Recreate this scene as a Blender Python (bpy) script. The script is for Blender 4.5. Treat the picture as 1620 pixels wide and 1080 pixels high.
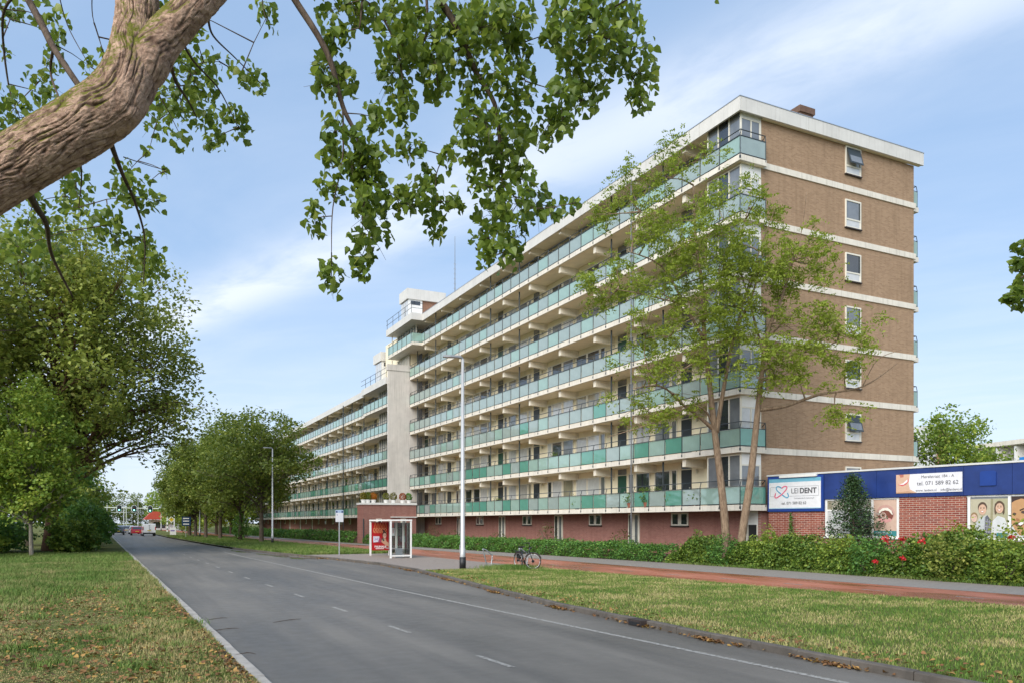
import bpy, math, random
import numpy as np
from mathutils import Vector, Matrix
R = math.radians
rnd = random.Random(7)
scene = bpy.context.scene
for _o in list(bpy.data.objects): bpy.data.objects.remove(_o)
col = scene.collection

# ------------------------------------------------------------------ camera, sky, sun, exposure
FPX = 1247.0                      # focal length in pixels of the 1620 px wide photograph
CAM_H = 2.1
YAW = math.atan2(621, 1247)
SN, CS = math.sin(YAW), math.cos(YAW)
cam = bpy.data.cameras.new('camera')
cam.sensor_width = 36.0
cam.lens = 36.0 * FPX / 1620
cam.shift_y = 286 / 1620
cam.clip_start = 0.1
cam.clip_end = 5000
camo = bpy.data.objects.new('camera', cam)
camo.location = (0, 0, CAM_H)
camo.rotation_euler = (R(90), 0, -YAW)
col.objects.link(camo)
scene.camera = camo

SUN_EL, SUN_AZ = 35.0, 235.0       # azimuth measured clockwise from +Y
world = bpy.data.worlds.new('World'); scene.world = world
world.use_nodes = True
wn, wl = world.node_tree.nodes, world.node_tree.links
wn.clear()
def wmath(op, a, b=None, clamp=False):
    n = wn.new('ShaderNodeMath'); n.operation = op; n.use_clamp = clamp
    for i, v in enumerate((a, b)):
        if v is None: continue
        if isinstance(v, (int, float)): n.inputs[i].default_value = v
        else: wl.new(v, n.inputs[i])
    return n.outputs[0]
wout = wn.new('ShaderNodeOutputWorld'); wbg = wn.new('ShaderNodeBackground')
sky = wn.new('ShaderNodeTexSky'); sky.sky_type = 'NISHITA'; sky.sun_disc = False
sky.sun_elevation = R(SUN_EL); sky.sun_rotation = R(SUN_AZ)
sky.altitude = 0; sky.air_density = 1.0; sky.dust_density = 0.6; sky.ozone_density = 1.6
wtc = wn.new('ShaderNodeTexCoord'); wsp = wn.new('ShaderNodeSeparateXYZ')
wl.new(wtc.outputs['Generated'], wsp.inputs[0])
wz = wmath('MAXIMUM', wsp.outputs[2], 0.06)
wu, wv = wmath('DIVIDE', wsp.outputs[0], wz), wmath('DIVIDE', wsp.outputs[1], wz)
band_w = wmath('ADD', wmath('MULTIPLY', wu, .94), wmath('MULTIPLY', wv, .34))
band_l = wmath('ADD', wmath('MULTIPLY', wu, -.34), wmath('MULTIPLY', wv, .94))
wcb = wn.new('ShaderNodeCombineXYZ')
wl.new(wmath('MULTIPLY', band_w, 1.5), wcb.inputs[0]); wl.new(wmath('MULTIPLY', band_l, .75), wcb.inputs[1])
def wnoise(scale, det, rough, dist, vec):
    n = wn.new('ShaderNodeTexNoise'); n.inputs['Scale'].default_value = scale; n.inputs['Detail'].default_value = det
    n.inputs['Roughness'].default_value = rough; n.inputs['Distortion'].default_value = dist
    wl.new(vec, n.inputs['Vector']); return n.outputs['Fac']
n1 = wnoise(1.1, 8, .58, .5, wcb.outputs[0])
n2 = wnoise(2.7, 7, .62, .3, wcb.outputs[0])
dd = wmath('DIVIDE', wmath('SUBTRACT', band_w, 1.66), .20)
streak = wmath('POWER', 2.718, wmath('MULTIPLY', wmath('MULTIPLY', dd, dd), -1.0))
streak = wmath('MULTIPLY', streak, wmath('ADD', wmath('MULTIPLY', n2, 2.4), -.30, True), True)
veil = wmath('MULTIPLY', wmath('SUBTRACT', n1, .40), 1.5, True)
cl = wmath('ADD', wmath('MULTIPLY', streak, .78), wmath('MULTIPLY', veil, .36), True)
lowh = wmath('SUBTRACT', 1.0, wmath('MULTIPLY', wsp.outputs[2], 3.2), True)       # thin cloud closing up towards the horizon
cl = wmath('ADD', cl, wmath('MULTIPLY', lowh, .62), True)
cl = wmath('MULTIPLY', wmath('ADD', cl, .04, True), .92)
wmx = wn.new('ShaderNodeMix'); wmx.data_type = 'RGBA'
wv0 = wn.new('ShaderNodeMix'); wv0.data_type = 'RGBA'; wv0.inputs['Factor'].default_value = .6      # thin even high cloud over the clear sky
wl.new(sky.outputs[0], wv0.inputs['A']); wv0.inputs['B'].default_value = (2.7, 4.0, 6.0, 1)
wl.new(cl, wmx.inputs['Factor']); wl.new(wv0.outputs['Result'], wmx.inputs['A'])
wmx.inputs['B'].default_value = (5.6, 6.1, 6.9, 1)
wl.new(wmx.outputs['Result'], wbg.inputs[0]); wbg.inputs[1].default_value = 0.104
wl.new(wbg.outputs[0], wout.inputs[0])

sun = bpy.data.lights.new('sun', 'SUN'); sun.energy = 2.9; sun.angle = R(55); sun.color = (1, .955, .88)
suno = bpy.data.objects.new('sun', sun); col.objects.link(suno)
_sd = Vector((math.sin(R(SUN_AZ)) * math.cos(R(SUN_EL)), math.cos(R(SUN_AZ)) * math.cos(R(SUN_EL)), math.sin(R(SUN_EL))))
suno.rotation_euler = _sd.to_track_quat('Z', 'Y').to_euler(); suno.location = (-20, -20, 60)
vs = scene.view_settings
vs.view_transform = 'Standard'; vs.look = 'None'; vs.gamma = 1.0; vs.exposure = 0.70; vs.use_curve_mapping = False
scene.cycles.max_bounces = 8; scene.cycles.transparent_max_bounces = 24
scene.cycles.diffuse_bounces = 5; scene.cycles.glossy_bounces = 3; scene.cycles.caustics_reflective = False

# ------------------------------------------------------------------ helpers
ORG = {}
def at(x, y, d):                   # a direction through the lens, at its own distance d in metres
    lat, up = (x - 810) / FPX * d, (826 - y) / FPX * d
    return Vector((lat * CS + d * SN, -lat * SN + d * CS, CAM_H + up))
def lerp(tab, v):
    if v <= tab[0][0]: return tab[0][1]
    for (a, p), (b, q) in zip(tab, tab[1:]):
        if v <= b: return p + (q - p) * (v - a) / (b - a)
    return tab[-1][1]
def tag(o, label=None, cat=None, group=None, kind=None):
    for k, v in (('label', label), ('category', cat), ('group', group), ('kind', kind)):
        if v: o[k] = v
    return o
def thing(name, label, cat, loc, rz=0, group=None):
    o = bpy.data.objects.new(name, None); col.objects.link(o)
    o.empty_display_size = .2; o.location = loc; o.rotation_euler = (0, 0, rz)
    ORG[o] = Vector(loc)
    return tag(o, label, cat, group)
def link(name, me, parent=None, loc=(0, 0, 0), rot=(0, 0, 0), scale=None):
    o = bpy.data.objects.new(name, me); col.objects.link(o)
    o.location = loc; o.rotation_euler = rot
    if scale: o.scale = scale
    if parent: o.parent = parent; ORG[o] = ORG.get(parent, Vector())
    else: ORG[o] = Vector()
    return o
class MB:                          # collects shapes, links them as ONE mesh object
    def __init__(s): s.v = []; s.f = []
    def face(s, pts):
        n = len(s.v); s.v += [tuple(p) for p in pts]; s.f.append(tuple(range(n, n + len(pts)))); return s
    def box(s, x0, x1, y0, y1, z0, z1):
        n = len(s.v)
        s.v += [(x0,y0,z0),(x1,y0,z0),(x1,y1,z0),(x0,y1,z0),(x0,y0,z1),(x1,y0,z1),(x1,y1,z1),(x0,y1,z1)]
        s.f += [tuple(n+i for i in q) for q in ((0,3,2,1),(4,5,6,7),(0,1,5,4),(1,2,6,5),(2,3,7,6),(3,0,4,7))]; return s
    def prism(s, poly, axis, a, b):  # poly in the plane across the axis
        n = len(s.v); k = len(poly)
        def P(p, t):
            return {'x': (t, p[0], p[1]), 'y': (p[0], t, p[1]), 'z': (p[0], p[1], t)}[axis]
        s.v += [P(p, a) for p in poly] + [P(p, b) for p in poly]
        s.f += [tuple(n + i for i in range(k)), tuple(n + k + i for i in reversed(range(k)))]
        s.f += [(n+i, n+k+i, n+k+(i+1) % k, n+(i+1) % k) for i in range(k)]; return s
    def tube(s, pts, rad, n=6, cap=True):
        pts = [Vector(p) for p in pts]; m = len(pts)
        if not hasattr(rad, '__len__'): rad = [rad] * m
        b0 = len(s.v); ref = None
        for i, p in enumerate(pts):
            t = (pts[min(i+1, m-1)] - pts[max(i-1, 0)])
            t = t.normalized() if t.length > 1e-9 else Vector((0, 0, 1))
            if ref is None: ref = Vector((0, 0, 1)) if abs(t.z) < .9 else Vector((1, 0, 0))
            u = t.cross(ref); u = u.normalized() if u.length > 1e-6 else Vector((1, 0, 0)); w = t.cross(u); ref = -w if False else ref
            for k in range(n):
                a = 2 * math.pi * k / n
                q = p + u * (math.cos(a) * rad[i]) + w * (math.sin(a) * rad[i]); s.v.append((q.x, q.y, q.z))
        for i in range(m - 1):
            for k in range(n):
                a, b = b0 + i*n + k, b0 + i*n + (k+1) % n
                s.f.append((a, b, b + n, a + n))
        if cap:
            s.f.append(tuple(b0 + k for k in reversed(range(n)))); s.f.append(tuple(b0 + (m-1)*n + k for k in range(n)))
        return s
    def torus(s, c, R0, r, axis, n=28, m=8, a0=0, a1=2*math.pi):
        pts = []
        for i in range(n + 1):
            a = a0 + (a1 - a0) * i / n
            e = {'x': (0, math.cos(a), math.sin(a)), 'y': (math.cos(a), 0, math.sin(a))}[axis]
            pts.append(Vector(c) + Vector(e) * R0)
        return s.tube(pts, r, m)
    def disc(s, c, r, axis, t, n=20):
        ax = {'x': Vector((t/2, 0, 0)), 'y': Vector((0, t/2, 0)), 'z': Vector((0, 0, t/2))}[axis]
        return s.tube([Vector(c) - ax, Vector(c) + ax], r, n)
    def blob(s, c, rx, ry, rz, n=12, m=8, jit=0, rg=rnd):
        b0 = len(s.v)
        for i in range(m + 1):
            th = math.pi * i / m
            for k in range(n):
                a = 2*math.pi*k/n; j = 1 + rg.uniform(-jit, jit)
                s.v.append((c[0]+rx*j*math.sin(th)*math.cos(a), c[1]+ry*j*math.sin(th)*math.sin(a), c[2]+rz*j*math.cos(th)))
        for i in range(m):
            for k in range(n):
                s.f.append((b0+i*n+k, b0+(i+1)*n+k, b0+(i+1)*n+(k+1) % n, b0+i*n+(k+1) % n))
        return s
    def mesh(s, name, mat, smooth=False):
        me = bpy.data.meshes.new(name); me.from_pydata(s.v, [], s.f)
        if mat: me.materials.append(mat)
        if smooth: me.polygons.foreach_set('use_smooth', [True] * len(me.polygons))
        me.update(); return me
    def build(s, name, mat, parent=None, smooth=False, local=False):
        if parent is not None and not local:
            o = ORG.get(parent, Vector())
            s.v = [(x - o.x, y - o.y, z - o.z) for x, y, z in s.v]
        return link(name, s.mesh(name, mat, smooth), parent)
def inst(name, me, parent, wloc, rot=(0, 0, 0), scale=None):   # shared mesh placed at a world point under an unrotated parent
    return link(name, me, parent, Vector(wloc) - ORG.get(parent, Vector()), rot, scale)
def struct(name, mb, mat, smooth=False):
    o = mb.build(name, mat, None, smooth); o['kind'] = 'structure'; return o
def np_mesh(name, V, F, mat, smooth=False):                  # V (n,3); F (m,k) all faces with k corners
    me = bpy.data.meshes.new(name); k = F.shape[1]
    me.vertices.add(len(V)); me.vertices.foreach_set('co', np.ascontiguousarray(V, dtype=np.float32).ravel())
    me.loops.add(F.size); me.loops.foreach_set('vertex_index', np.ascontiguousarray(F, dtype=np.int32).ravel())
    me.polygons.add(len(F)); me.polygons.foreach_set('loop_start', np.arange(0, F.size, k, dtype=np.int32))
    if smooth: me.polygons.foreach_set('use_smooth', np.ones(len(F), dtype=bool))
    me.update(calc_edges=True); me.materials.append(mat); return me
def text_mesh(body, size, mat, align='CENTER', ext=.0015, bold=0):
    cu = bpy.data.curves.new('text', 'FONT'); cu.body = body; cu.size = size; cu.align_x = align; cu.align_y = 'CENTER'
    cu.extrude = ext; cu.offset = bold
    o = bpy.data.objects.new('text', cu); col.objects.link(o)
    dg = bpy.context.evaluated_depsgraph_get(); me = bpy.data.meshes.new_from_object(o.evaluated_get(dg))
    bpy.data.objects.remove(o); me.materials.clear(); me.materials.append(mat); return me

# ------------------------------------------------------------------ materials (all procedural)
class NT:
    def __init__(s, name):
        s.m = bpy.data.materials.new(name); s.m.use_nodes = True; s.t = s.m.node_tree; s.n = s.t.nodes; s.l = s.t.links
        s.p = s.n['Principled BSDF']; s.out = s.n['Material Output']
        s.tc = s.n.new('ShaderNodeTexCoord')
    def set(s, node, key, v):
        if isinstance(v, bpy.types.NodeSocket): s.l.new(v, node.inputs[key])
        elif isinstance(v, tuple) and len(v) == 3 and node.inputs[key].type == 'RGBA': node.inputs[key].default_value = v + (1,)
        else: node.inputs[key].default_value = v
    def math(s, op, a, b=None, clamp=False):
        n = s.n.new('ShaderNodeMath'); n.operation = op; n.use_clamp = clamp; s.set(n, 0, a)
        if b is not None: s.set(n, 1, b)
        return n.outputs[0]
    def mapping(s, scale=(1, 1, 1), rot=(0, 0, 0), loc=(0, 0, 0), src='Object'):
        n = s.n.new('ShaderNodeMapping'); n.inputs['Scale'].default_value = scale; n.inputs['Rotation'].default_value = rot
        n.inputs['Location'].default_value = loc; s.l.new(s.tc.outputs[src], n.inputs[0]); return n.outputs[0]
    def noise(s, scale, detail=4, rough=.55, vec=None, dist=0):
        n = s.n.new('ShaderNodeTexNoise'); s.set(n, 'Scale', scale); s.set(n, 'Detail', detail); s.set(n, 'Roughness', rough); s.set(n, 'Distortion', dist)
        s.l.new(vec if vec is not None else s.tc.outputs['Object'], n.inputs['Vector']); return n.outputs['Fac']
    def ramp(s, fac, stops):
        n = s.n.new('ShaderNodeValToRGB'); s.l.new(fac, n.inputs[0]); e = n.color_ramp.elements
        while len(e) < len(stops): e.new(.5)
        for el, (p, c) in zip(e, stops): el.position = p; el.color = tuple(c) + (1,) if len(c) == 3 else c
        return n.outputs[0]
    def mix(s, fac, a, b, mode='MIX'):
        n = s.n.new('ShaderNodeMix'); n.data_type = 'RGBA'; n.blend_type = mode
        s.set(n, 'Factor', fac); s.set(n, 'A', a); s.set(n, 'B', b); return n.outputs['Result']
    def bump(s, h, strength, dist=.02):
        n = s.n.new('ShaderNodeBump'); n.inputs['Strength'].default_value = strength; n.inputs['Distance'].default_value = dist
        s.l.new(h, n.inputs['Height']); s.l.new(n.outputs[0], s.p.inputs['Normal'])
    def base(s, c, rough=.7, metal=0., spec=.5):
        s.set(s.p, 'Base Color', c); s.set(s.p, 'Roughness', rough); s.set(s.p, 'Metallic', metal); s.set(s.p, 'Specular IOR Level', spec)
def dim(c, k): return tuple(min(1, max(0, v * k)) for v in c)
def M(name, c, rough=.7, var=.12, vs=2.0, bump=.0, bs=60, metal=0., spec=.5, streak=0.):
    t = NT(name)
    f = t.noise(vs, 5, .6)
    cc = t.ramp(f, [(.3, dim(c, 1 - var)), (.7, dim(c, 1 + var))])
    if streak:                                             # rain streaks running down
        g = t.noise(1, 5, .65, t.mapping((7, 7, .35)))
        cc = t.mix(t.math('MULTIPLY', t.math('SUBTRACT', g, .5, True), streak * 4, True), cc, dim((c[0], c[1]*.97, c[2]*.9), .5))
    t.base(cc, rough, metal, spec)
    if bump: t.bump(t.noise(bs, 5, .6), bump, .01)
    return t.m
def brick(name, c1, c2, mortar, axis, var=.25, stain=.3, scale=1.0):
    t = NT(name); sp = t.n.new('ShaderNodeSeparateXYZ'); t.l.new(t.tc.outputs['Object'], sp.inputs[0])
    cb = t.n.new('ShaderNodeCombineXYZ'); t.l.new(sp.outputs[0 if axis == 'x' else 1], cb.inputs[0]); t.l.new(sp.outputs[2], cb.inputs[1])
    b = t.n.new('ShaderNodeTexBrick'); t.l.new(cb.outputs[0], b.inputs['Vector'])
    t.set(b, 'Color1', c1); t.set(b, 'Color2', c2); t.set(b, 'Mortar', mortar); t.set(b, 'Scale', 1.0)
    t.set(b, 'Mortar Size', .006 * scale); t.set(b, 'Mortar Smooth', .15); t.set(b, 'Bias', 0.); t.set(b, 'Brick Width', .22 * scale); t.set(b, 'Row Height', .0667 * scale)
    g = t.noise(.55, 6, .65); h = t.noise(9, 3, .6)
    cc = t.mix(t.math('MULTIPLY', t.math('SUBTRACT', g, .45, True), stain * 3, True), b.outputs['Color'], dim(c1, .55))
    cc = t.mix(t.math('MULTIPLY', h, var), cc, dim(c2, 1.35))
    st = t.noise(1, 4, .6, t.mapping((3.5, 3.5, .3)))
    cc = t.mix(t.math('MULTIPLY', t.math('SUBTRACT', st, .50, True), 2.4, True), cc, dim(c1, .58))
    t.base(cc, .88, 0, .25)
    t.bump(t.math('SUBTRACT', t.math('MULTIPLY', h, .3), b.outputs['Fac']), .55, .008)
    return t.m
def leafmat(name, stops, transl=.3, rough=.5, spec=.35, gain=1.5):
    stops = [(p, dim(c, gain)) for p, c in stops]
    t = NT(name); gm = t.n.new('ShaderNodeNewGeometry')
    f = t.math('ADD', t.math('MULTIPLY', gm.outputs['Random Per Island'], .75), t.math('MULTIPLY', t.noise(.45, 3, .6), .25))
    cc = t.ramp(f, stops)
    t.base(cc, rough, 0, spec)
    tr = t.n.new('ShaderNodeBsdfTranslucent'); mx = t.n.new('ShaderNodeMixShader')
    t.l.new(t.mix(.35, cc, (.30, .36, .03)), tr.inputs[0])
    mx.inputs[0].default_value = transl; t.l.new(t.p.outputs[0], mx.inputs[1]); t.l.new(tr.outputs[0], mx.inputs[2]); t.l.new(mx.outputs[0], t.out.inputs[0])
    return t.m
def barkmat(name, c1, c2, scale=14, stretch=.18, moss=0.):
    t = NT(name); v = t.mapping((1, 1, stretch)); f = t.noise(scale, 6, .65, v, .6)
    cc = t.ramp(f, [(.32, c1), (.62, c2)])
    if moss:
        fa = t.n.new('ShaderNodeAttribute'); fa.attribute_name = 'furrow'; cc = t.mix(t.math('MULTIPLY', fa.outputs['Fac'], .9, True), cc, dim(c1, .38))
        gm = t.n.new('ShaderNodeNewGeometry'); sp = t.n.new('ShaderNodeSeparateXYZ'); t.l.new(gm.outputs['Normal'], sp.inputs[0])
        k = t.math('ADD', sp.outputs[2], t.math('MULTIPLY', t.math('SUBTRACT', t.noise(7, 4, .6), .5), 1.5))
        cc = t.mix(t.math('MULTIPLY', t.math('SUBTRACT', k, .12, True), moss, True), cc, (.13, .13, .022))
    t.base(cc, .92, 0, .15); t.bump(f, .8, .03); return t.m
m_slab = M('painted_concrete', (.70, .65, .56), .75, .10, 1.2, .15, 80, streak=.5)
m_fascia = M('roof_fascia_panel', (.62, .60, .56), .6, .08, 1.0, .05, 60, streak=.35)
m_soffit = M('soffit_paint', (.76, .66, .48), .85, .08, 1.5)
m_console = M('console_paint', (.75, .69, .57), .8, .08, 1.5, .1, 60, streak=.3)
m_cream = M('cream_render', (.84, .74, .53), .85, .07, 1.2, .1, 90)
m_frame = M('cream_frame', (.72, .68, .58), .5, .04, 3)
m_white = M('white_paint', (.78, .77, .74), .45, .05, 3)
m_fin = M('bare_concrete', (.60, .56, .51), .85, .12, .8, .25, 50, streak=.5)
m_railm = M('dark_rail_steel', (.035, .045, .05), .45, .1, 4)
m_door_d = M('dark_door', (.028, .032, .036), .4, .1, 3)
m_door_g = M('green_door', (.015, .07, .04), .4, .1, 3)
m_brick_end = brick('tan_brick', (.40, .262, .160), (.285, .180, .108), (.34, .27, .20), 'x', .3, .34)
m_brick_base = brick('plum_brick_street', (.36, .165, .130), (.27, .115, .095), (.34, .25, .21), 'y', .3, .25)
m_brick_base_x = brick('plum_brick_end', (.36, .165, .130), (.27, .115, .095), (.34, .25, .21), 'x', .3, .25)
m_brick_annex = brick('red_brick_annex', (.33, .095, .06), (.20, .05, .038), (.60, .52, .43), 'x', .12, .03, 1.3)
m_brick_pent = brick('brown_brick', (.30, .15, .09), (.23, .11, .07), (.3, .24, .18), 'x')
def glass_rail(name, tint, dif, k, ior=2.15):
    t = NT(name)
    tr = t.n.new('ShaderNodeBsdfTransparent'); tr.inputs[0].default_value = tint + (1,)
    di = t.n.new('ShaderNodeBsdfDiffuse'); g = t.noise(1.3, 4, .6); t.l.new(t.ramp(g, [(.3, dim(dif, .9)), (.7, dim(dif, 1.1))]), di.inputs[0])
    gl = t.n.new('ShaderNodeBsdfGlossy'); gl.inputs['Roughness'].default_value = .03; gl.inputs[0].default_value = (.9, 1, .96, 1)
    a = t.n.new('ShaderNodeMixShader'); a.inputs[0].default_value = k; t.l.new(tr.outputs[0], a.inputs[1]); t.l.new(di.outputs[0], a.inputs[2])
    fr = t.n.new('ShaderNodeFresnel'); fr.inputs[0].default_value = ior
    b = t.n.new('ShaderNodeMixShader'); t.l.new(fr.outputs[0], b.inputs[0]); t.l.new(a.outputs[0], b.inputs[1]); t.l.new(gl.outputs[0], b.inputs[2])
    t.l.new(b.outputs[0], t.out.inputs[0]); return t.m
m_gl_clear = glass_rail('clear_green_glass', (.80, .93, .88), (.70, .84, .78), .42)
m_gl_frost = glass_rail('frosted_green_glass', (.68, .88, .79), (.52, .74, .64), .54)
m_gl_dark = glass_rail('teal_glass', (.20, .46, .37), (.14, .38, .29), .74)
def pane(name, c, rough=.04, var=.3, sc=.7):
    t = NT(name); f = t.noise(sc, 4, .6)
    t.base(t.ramp(f, [(.3, dim(c, 1 - var)), (.7, dim(c, 1 + var))]), rough, 0, 1.0); t.set(t.p, 'IOR', 1.6); return t.m
m_pane = [pane('dark_window_glass', (.035, .04, .045)), pane('curtained_glass', (.42, .40, .36), .08, .12, 3), pane('blind_glass', (.30, .27, .19), .08, .15, 2),
          pane('grey_window_glass', (.17, .18, .19)), pane('pale_curtain_glass', (.55, .55, .54), .08, .1, 3)]
m_shelter_glass = glass_rail('shelter_glass', (.95, .97, .96), (.5, .5, .5), .03, 1.25)

# ground materials
def ground_mats():
    t = NT('verge_grass')
    a, b, c = t.noise(.35, 5, .6), t.noise(2.2, 5, .65), t.noise(28, 4, .7)
    cc = t.ramp(t.math('ADD', t.math('MULTIPLY', a, .5), t.math('MULTIPLY', b, .5)), [(.36, (.075, .12, .025)), (.5, (.14, .165, .045)), (.62, (.26, .22, .10))])
    cc = t.mix(t.math('MULTIPLY', c, .55), cc, (.07, .06, .03))
    t.base(cc, .95, 0, .1); t.bump(c, .9, .05); g = t.m
    t = NT('worn_asphalt')
    big, sm, fine = t.noise(.5, 5, .6, t.mapping((1, .22, 1))), t.noise(3.5, 5, .6), t.noise(170, 3, .7)
    cc = t.ramp(big, [(.34, (.112, .102, .088)), (.5, (.155, .141, .122)), (.66, (.198, .180, .155))])
    tw = t.noise(1.0, 3, .5, t.mapping((1.6, .05, 1)))
    cc = t.mix(t.math('MULTIPLY', t.math('SUBTRACT', tw, .49, True), 1.8, True), cc, (.075, .071, .066))
    cc = t.mix(t.math('MULTIPLY', t.math('SUBTRACT', fine, .45, True), 1.6, True), cc, (.17, .165, .16))
    rg = t.ramp(t.math('ADD', t.math('MULTIPLY', big, .6), t.math('MULTIPLY', sm, .4)), [(.38, (.46,)*3), (.62, (.72,)*3)])
    t.base(cc, rg, 0, .22); t.bump(fine, .5, .008); asp = t.m
    t = NT('red_cycle_asphalt')
    big, fine = t.noise(.6, 5, .6, t.mapping((1, .3, 1))), t.noise(150, 3, .7)
    cc = t.ramp(big, [(.34, (.24, .068, .034)), (.5, (.38, .12, .062)), (.66, (.46, .18, .115))])
    cc = t.mix(t.math('MULTIPLY', t.math('SUBTRACT', fine, .5, True), 1.2, True), cc, (.36, .18, .13))
    t.base(cc, t.ramp(big, [(.4, (.25,)*3), (.6, (.6,)*3)]), 0, .5); t.bump(fine, .3, .005); red = t.m
    def paving(name, c1, c2, w, h, rot=0):
        t = NT(name); b = t.n.new('ShaderNodeTexBrick'); t.l.new(t.mapping((1, 1, 1), (0, 0, R(90 + rot))), b.inputs['Vector'])
        t.set(b, 'Color1', c1); t.set(b, 'Color2', c2); t.set(b, 'Mortar', dim(c2, .55)); t.set(b, 'Scale', 1.0); t.set(b, 'Mortar Size', .008)
        t.set(b, 'Brick Width', w); t.set(b, 'Row Height', h)
        f = t.noise(.8, 5, .65); cc = t.mix(t.math('MULTIPLY', f, .8), b.outputs[0], dim(c1, .62)); cc = t.mix(t.math('MULTIPLY', t.noise(40, 3, .6), .35), cc, dim(c1, 1.4))
        t.base(cc, .75, 0, .4); t.bump(t.math('SUBTRACT', t.noise(60, 3, .6), b.outputs['Fac']), .4, .008); return t.m
    return g, asp, red, paving('footpath_tiles', (.29, .26, .23), (.24, .215, .195), .3, .3), paving('platform_pavers', (.33, .275, .235), (.25, .205, .18), .21, .105, 0)
m_grass, m_asph, m_red, m_foot, m_plat = ground_mats()
m_kerb = M('weathered_kerb', (.105, .09, .075), .85, .3, 3, .5, 70)
m_kerb_l = M('pale_kerb_concrete', (.36, .33, .29), .85, .22, 3, .4, 80)
tl = NT('road_paint'); wr = tl.noise(14, 5, .75); tl.base(tl.ramp(wr, [(.40, (.14, .13, .115)), (.52, (.33, .315, .285)), (.72, (.42, .405, .37))]), .75, 0, .3); m_line = tl.m
m_soil = M('bare_soil', (.10, .065, .04), .95, .3, 3, .8, 30)
m_metal = M('galvanised_steel', (.52, .53, .54), .38, .08, 6, 0, 1, .85)
m_iron = M('cast_iron', (.06, .045, .04), .6, .3, 10, .3, 60, .4)
m_black = M('black_plastic', (.015, .015, .016), .5, .1, 4)

# ------------------------------------------------------------------ the ground, roads and paths
LK = [(-60, 3.3), (0, 2.0), (10.6, 1.76), (30, 1.33), (47, .95), (124, -.74), (200, -2.4), (420, -7)]       # left kerb line: (along, across)
CL = [(-60, 7.5), (0, 5.42), (10, 5.12), (32, 4.3), (60, 3.7), (120, 2.6), (200, 1.2), (420, -3)]
WL = [(-60, 10.4), (0, 8.85), (8, 8.48), (24, 7.74), (51, 6.85), (70, 6.5), (120, 5.5), (200, 4.3), (420, 0)]
RK = [(-60, 11.4), (0, 9.5), (11, 9.42), (17, 9.65), (21, 10.05), (27, 10.8), (32, 11.35), (38, 11.5), (45, 10.75), (54, 9.3), (66, 8.05), (80, 7.4), (119, 6.0), (200, 4.8), (420, .5)]
CN = [(-60, 32), (0, 21.2), (11.4, 19.3), (18.2, 18.2), (29.6, 16.9), (39, 16.4), (60, 15.9), (80, 15.0), (120, 12.9), (200, 10.5), (420, 6)]
CF = [(-60, 35), (0, 23.6), (13, 22.3), (25.6, 21.2), (52, 20.3), (80, 18.6), (120, 16.2), (200, 14), (420, 9.5)]
FF = [(-60, 38), (0, 26.4), (15, 25.1), (30, 24.4), (55, 22.4), (70, 21), (76, 20.3), (120, 18.3), (200, 16), (420, 11.5)]
YS = [-60, -40, -20, -10] + list(np.arange(0, 60, 1.5)) + list(np.arange(60, 130, 4)) + list(range(130, 430, 15))
def strip(fa, fb, z, y0=-60, y1=420):
    ys = [y for y in YS if y0 < y < y1]; ys = [y0] + ys + [y1]; mb = MB()
    for a, b in zip(ys, ys[1:]): mb.face([(fa(a), a, z), (fb(a), a, z), (fb(b), b, z), (fa(b), b, z)])
    return mb
def T(tab, off=0): return lambda y: lerp(tab, y) + off
struct('ground', MB().face([(-1500, -400, -.04), (1500, -400, -.04), (1500, 2500, -.04), (-1500, 2500, -.04)]), m_grass)
road = struct('road', strip(T(LK), T(RK), 0), m_asph)
cross = struct('side_road', MB().face([(-60, 176, .004), (70, 150, .004), (70, 160, .004), (-60, 188, .004)]), m_asph)
struct('left_verge', strip(lambda y: -60 - .1 * abs(y), T(LK, -.155), .03), m_grass)
struct('right_verge', strip(T(RK, .13), lambda y: 130, .10), m_grass)
struct('cycle_path', strip(T(CN), T(CF), .104), m_red)
struct('footpath', strip(T(CF, .004), T(FF), .108), m_foot)
struct('bus_platform', strip(T(RK, .14), T(CN, -.004), .106, 31.2, 49.5), m_plat)
struct('plant_bed', strip(T(FF, .02), lambda y: 31, .104, 4, 72.5), m_soil)
# kerbs: every stone its own piece
def kerb_run(name, tab, off, w, z0, z1, y0, y1, mat, far, ln=1.0):
    root = struct(name, strip(T(tab, off + .01), T(tab, off + w - .01), z1 - .012, -60, far), mat)
    y = y0; k = 0; rg = random.Random(3)
    while y < y1:
        xa, xb = lerp(tab, y), lerp(tab, y + ln); j = rg.uniform(-.006, .006); dz = rg.uniform(-.006, .006); g = .007
        mb = MB(); e = .018
        pr = [(off + j, z0), (off + w + j, z0), (off + w + j, z1 + dz), (off + e + j, z1 + dz), (off + j, z1 - e + dz)] if off >= 0 else \
             [(off + j, z0), (off + w + j, z0), (off + w + j, z1 - .006 + dz), (off + w - .012 + j, z1 + dz), (off + j, z1 + dz)]
        n = len(pr)
        mb.v = [(xa + p, y + g, q) for p, q in pr] + [(xb + p, y + ln - g, q) for p, q in pr]
        mb.f = [tuple(range(n)), tuple(reversed(range(n, 2 * n)))] + [(i, n + i, n + (i + 1) % n, (i + 1) % n) for i in range(n)]
        mb.build('kerb_stone', mat, root); y += ln; k += 1
    return root
kerb_run('right_kerb', RK, 0.0, .14, -.02, .125, 4, 66, m_kerb, 420)
kerb_run('left_kerb', LK, -.16, .16, -.02, .046, 6, 62, m_kerb_l, 420)
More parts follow.
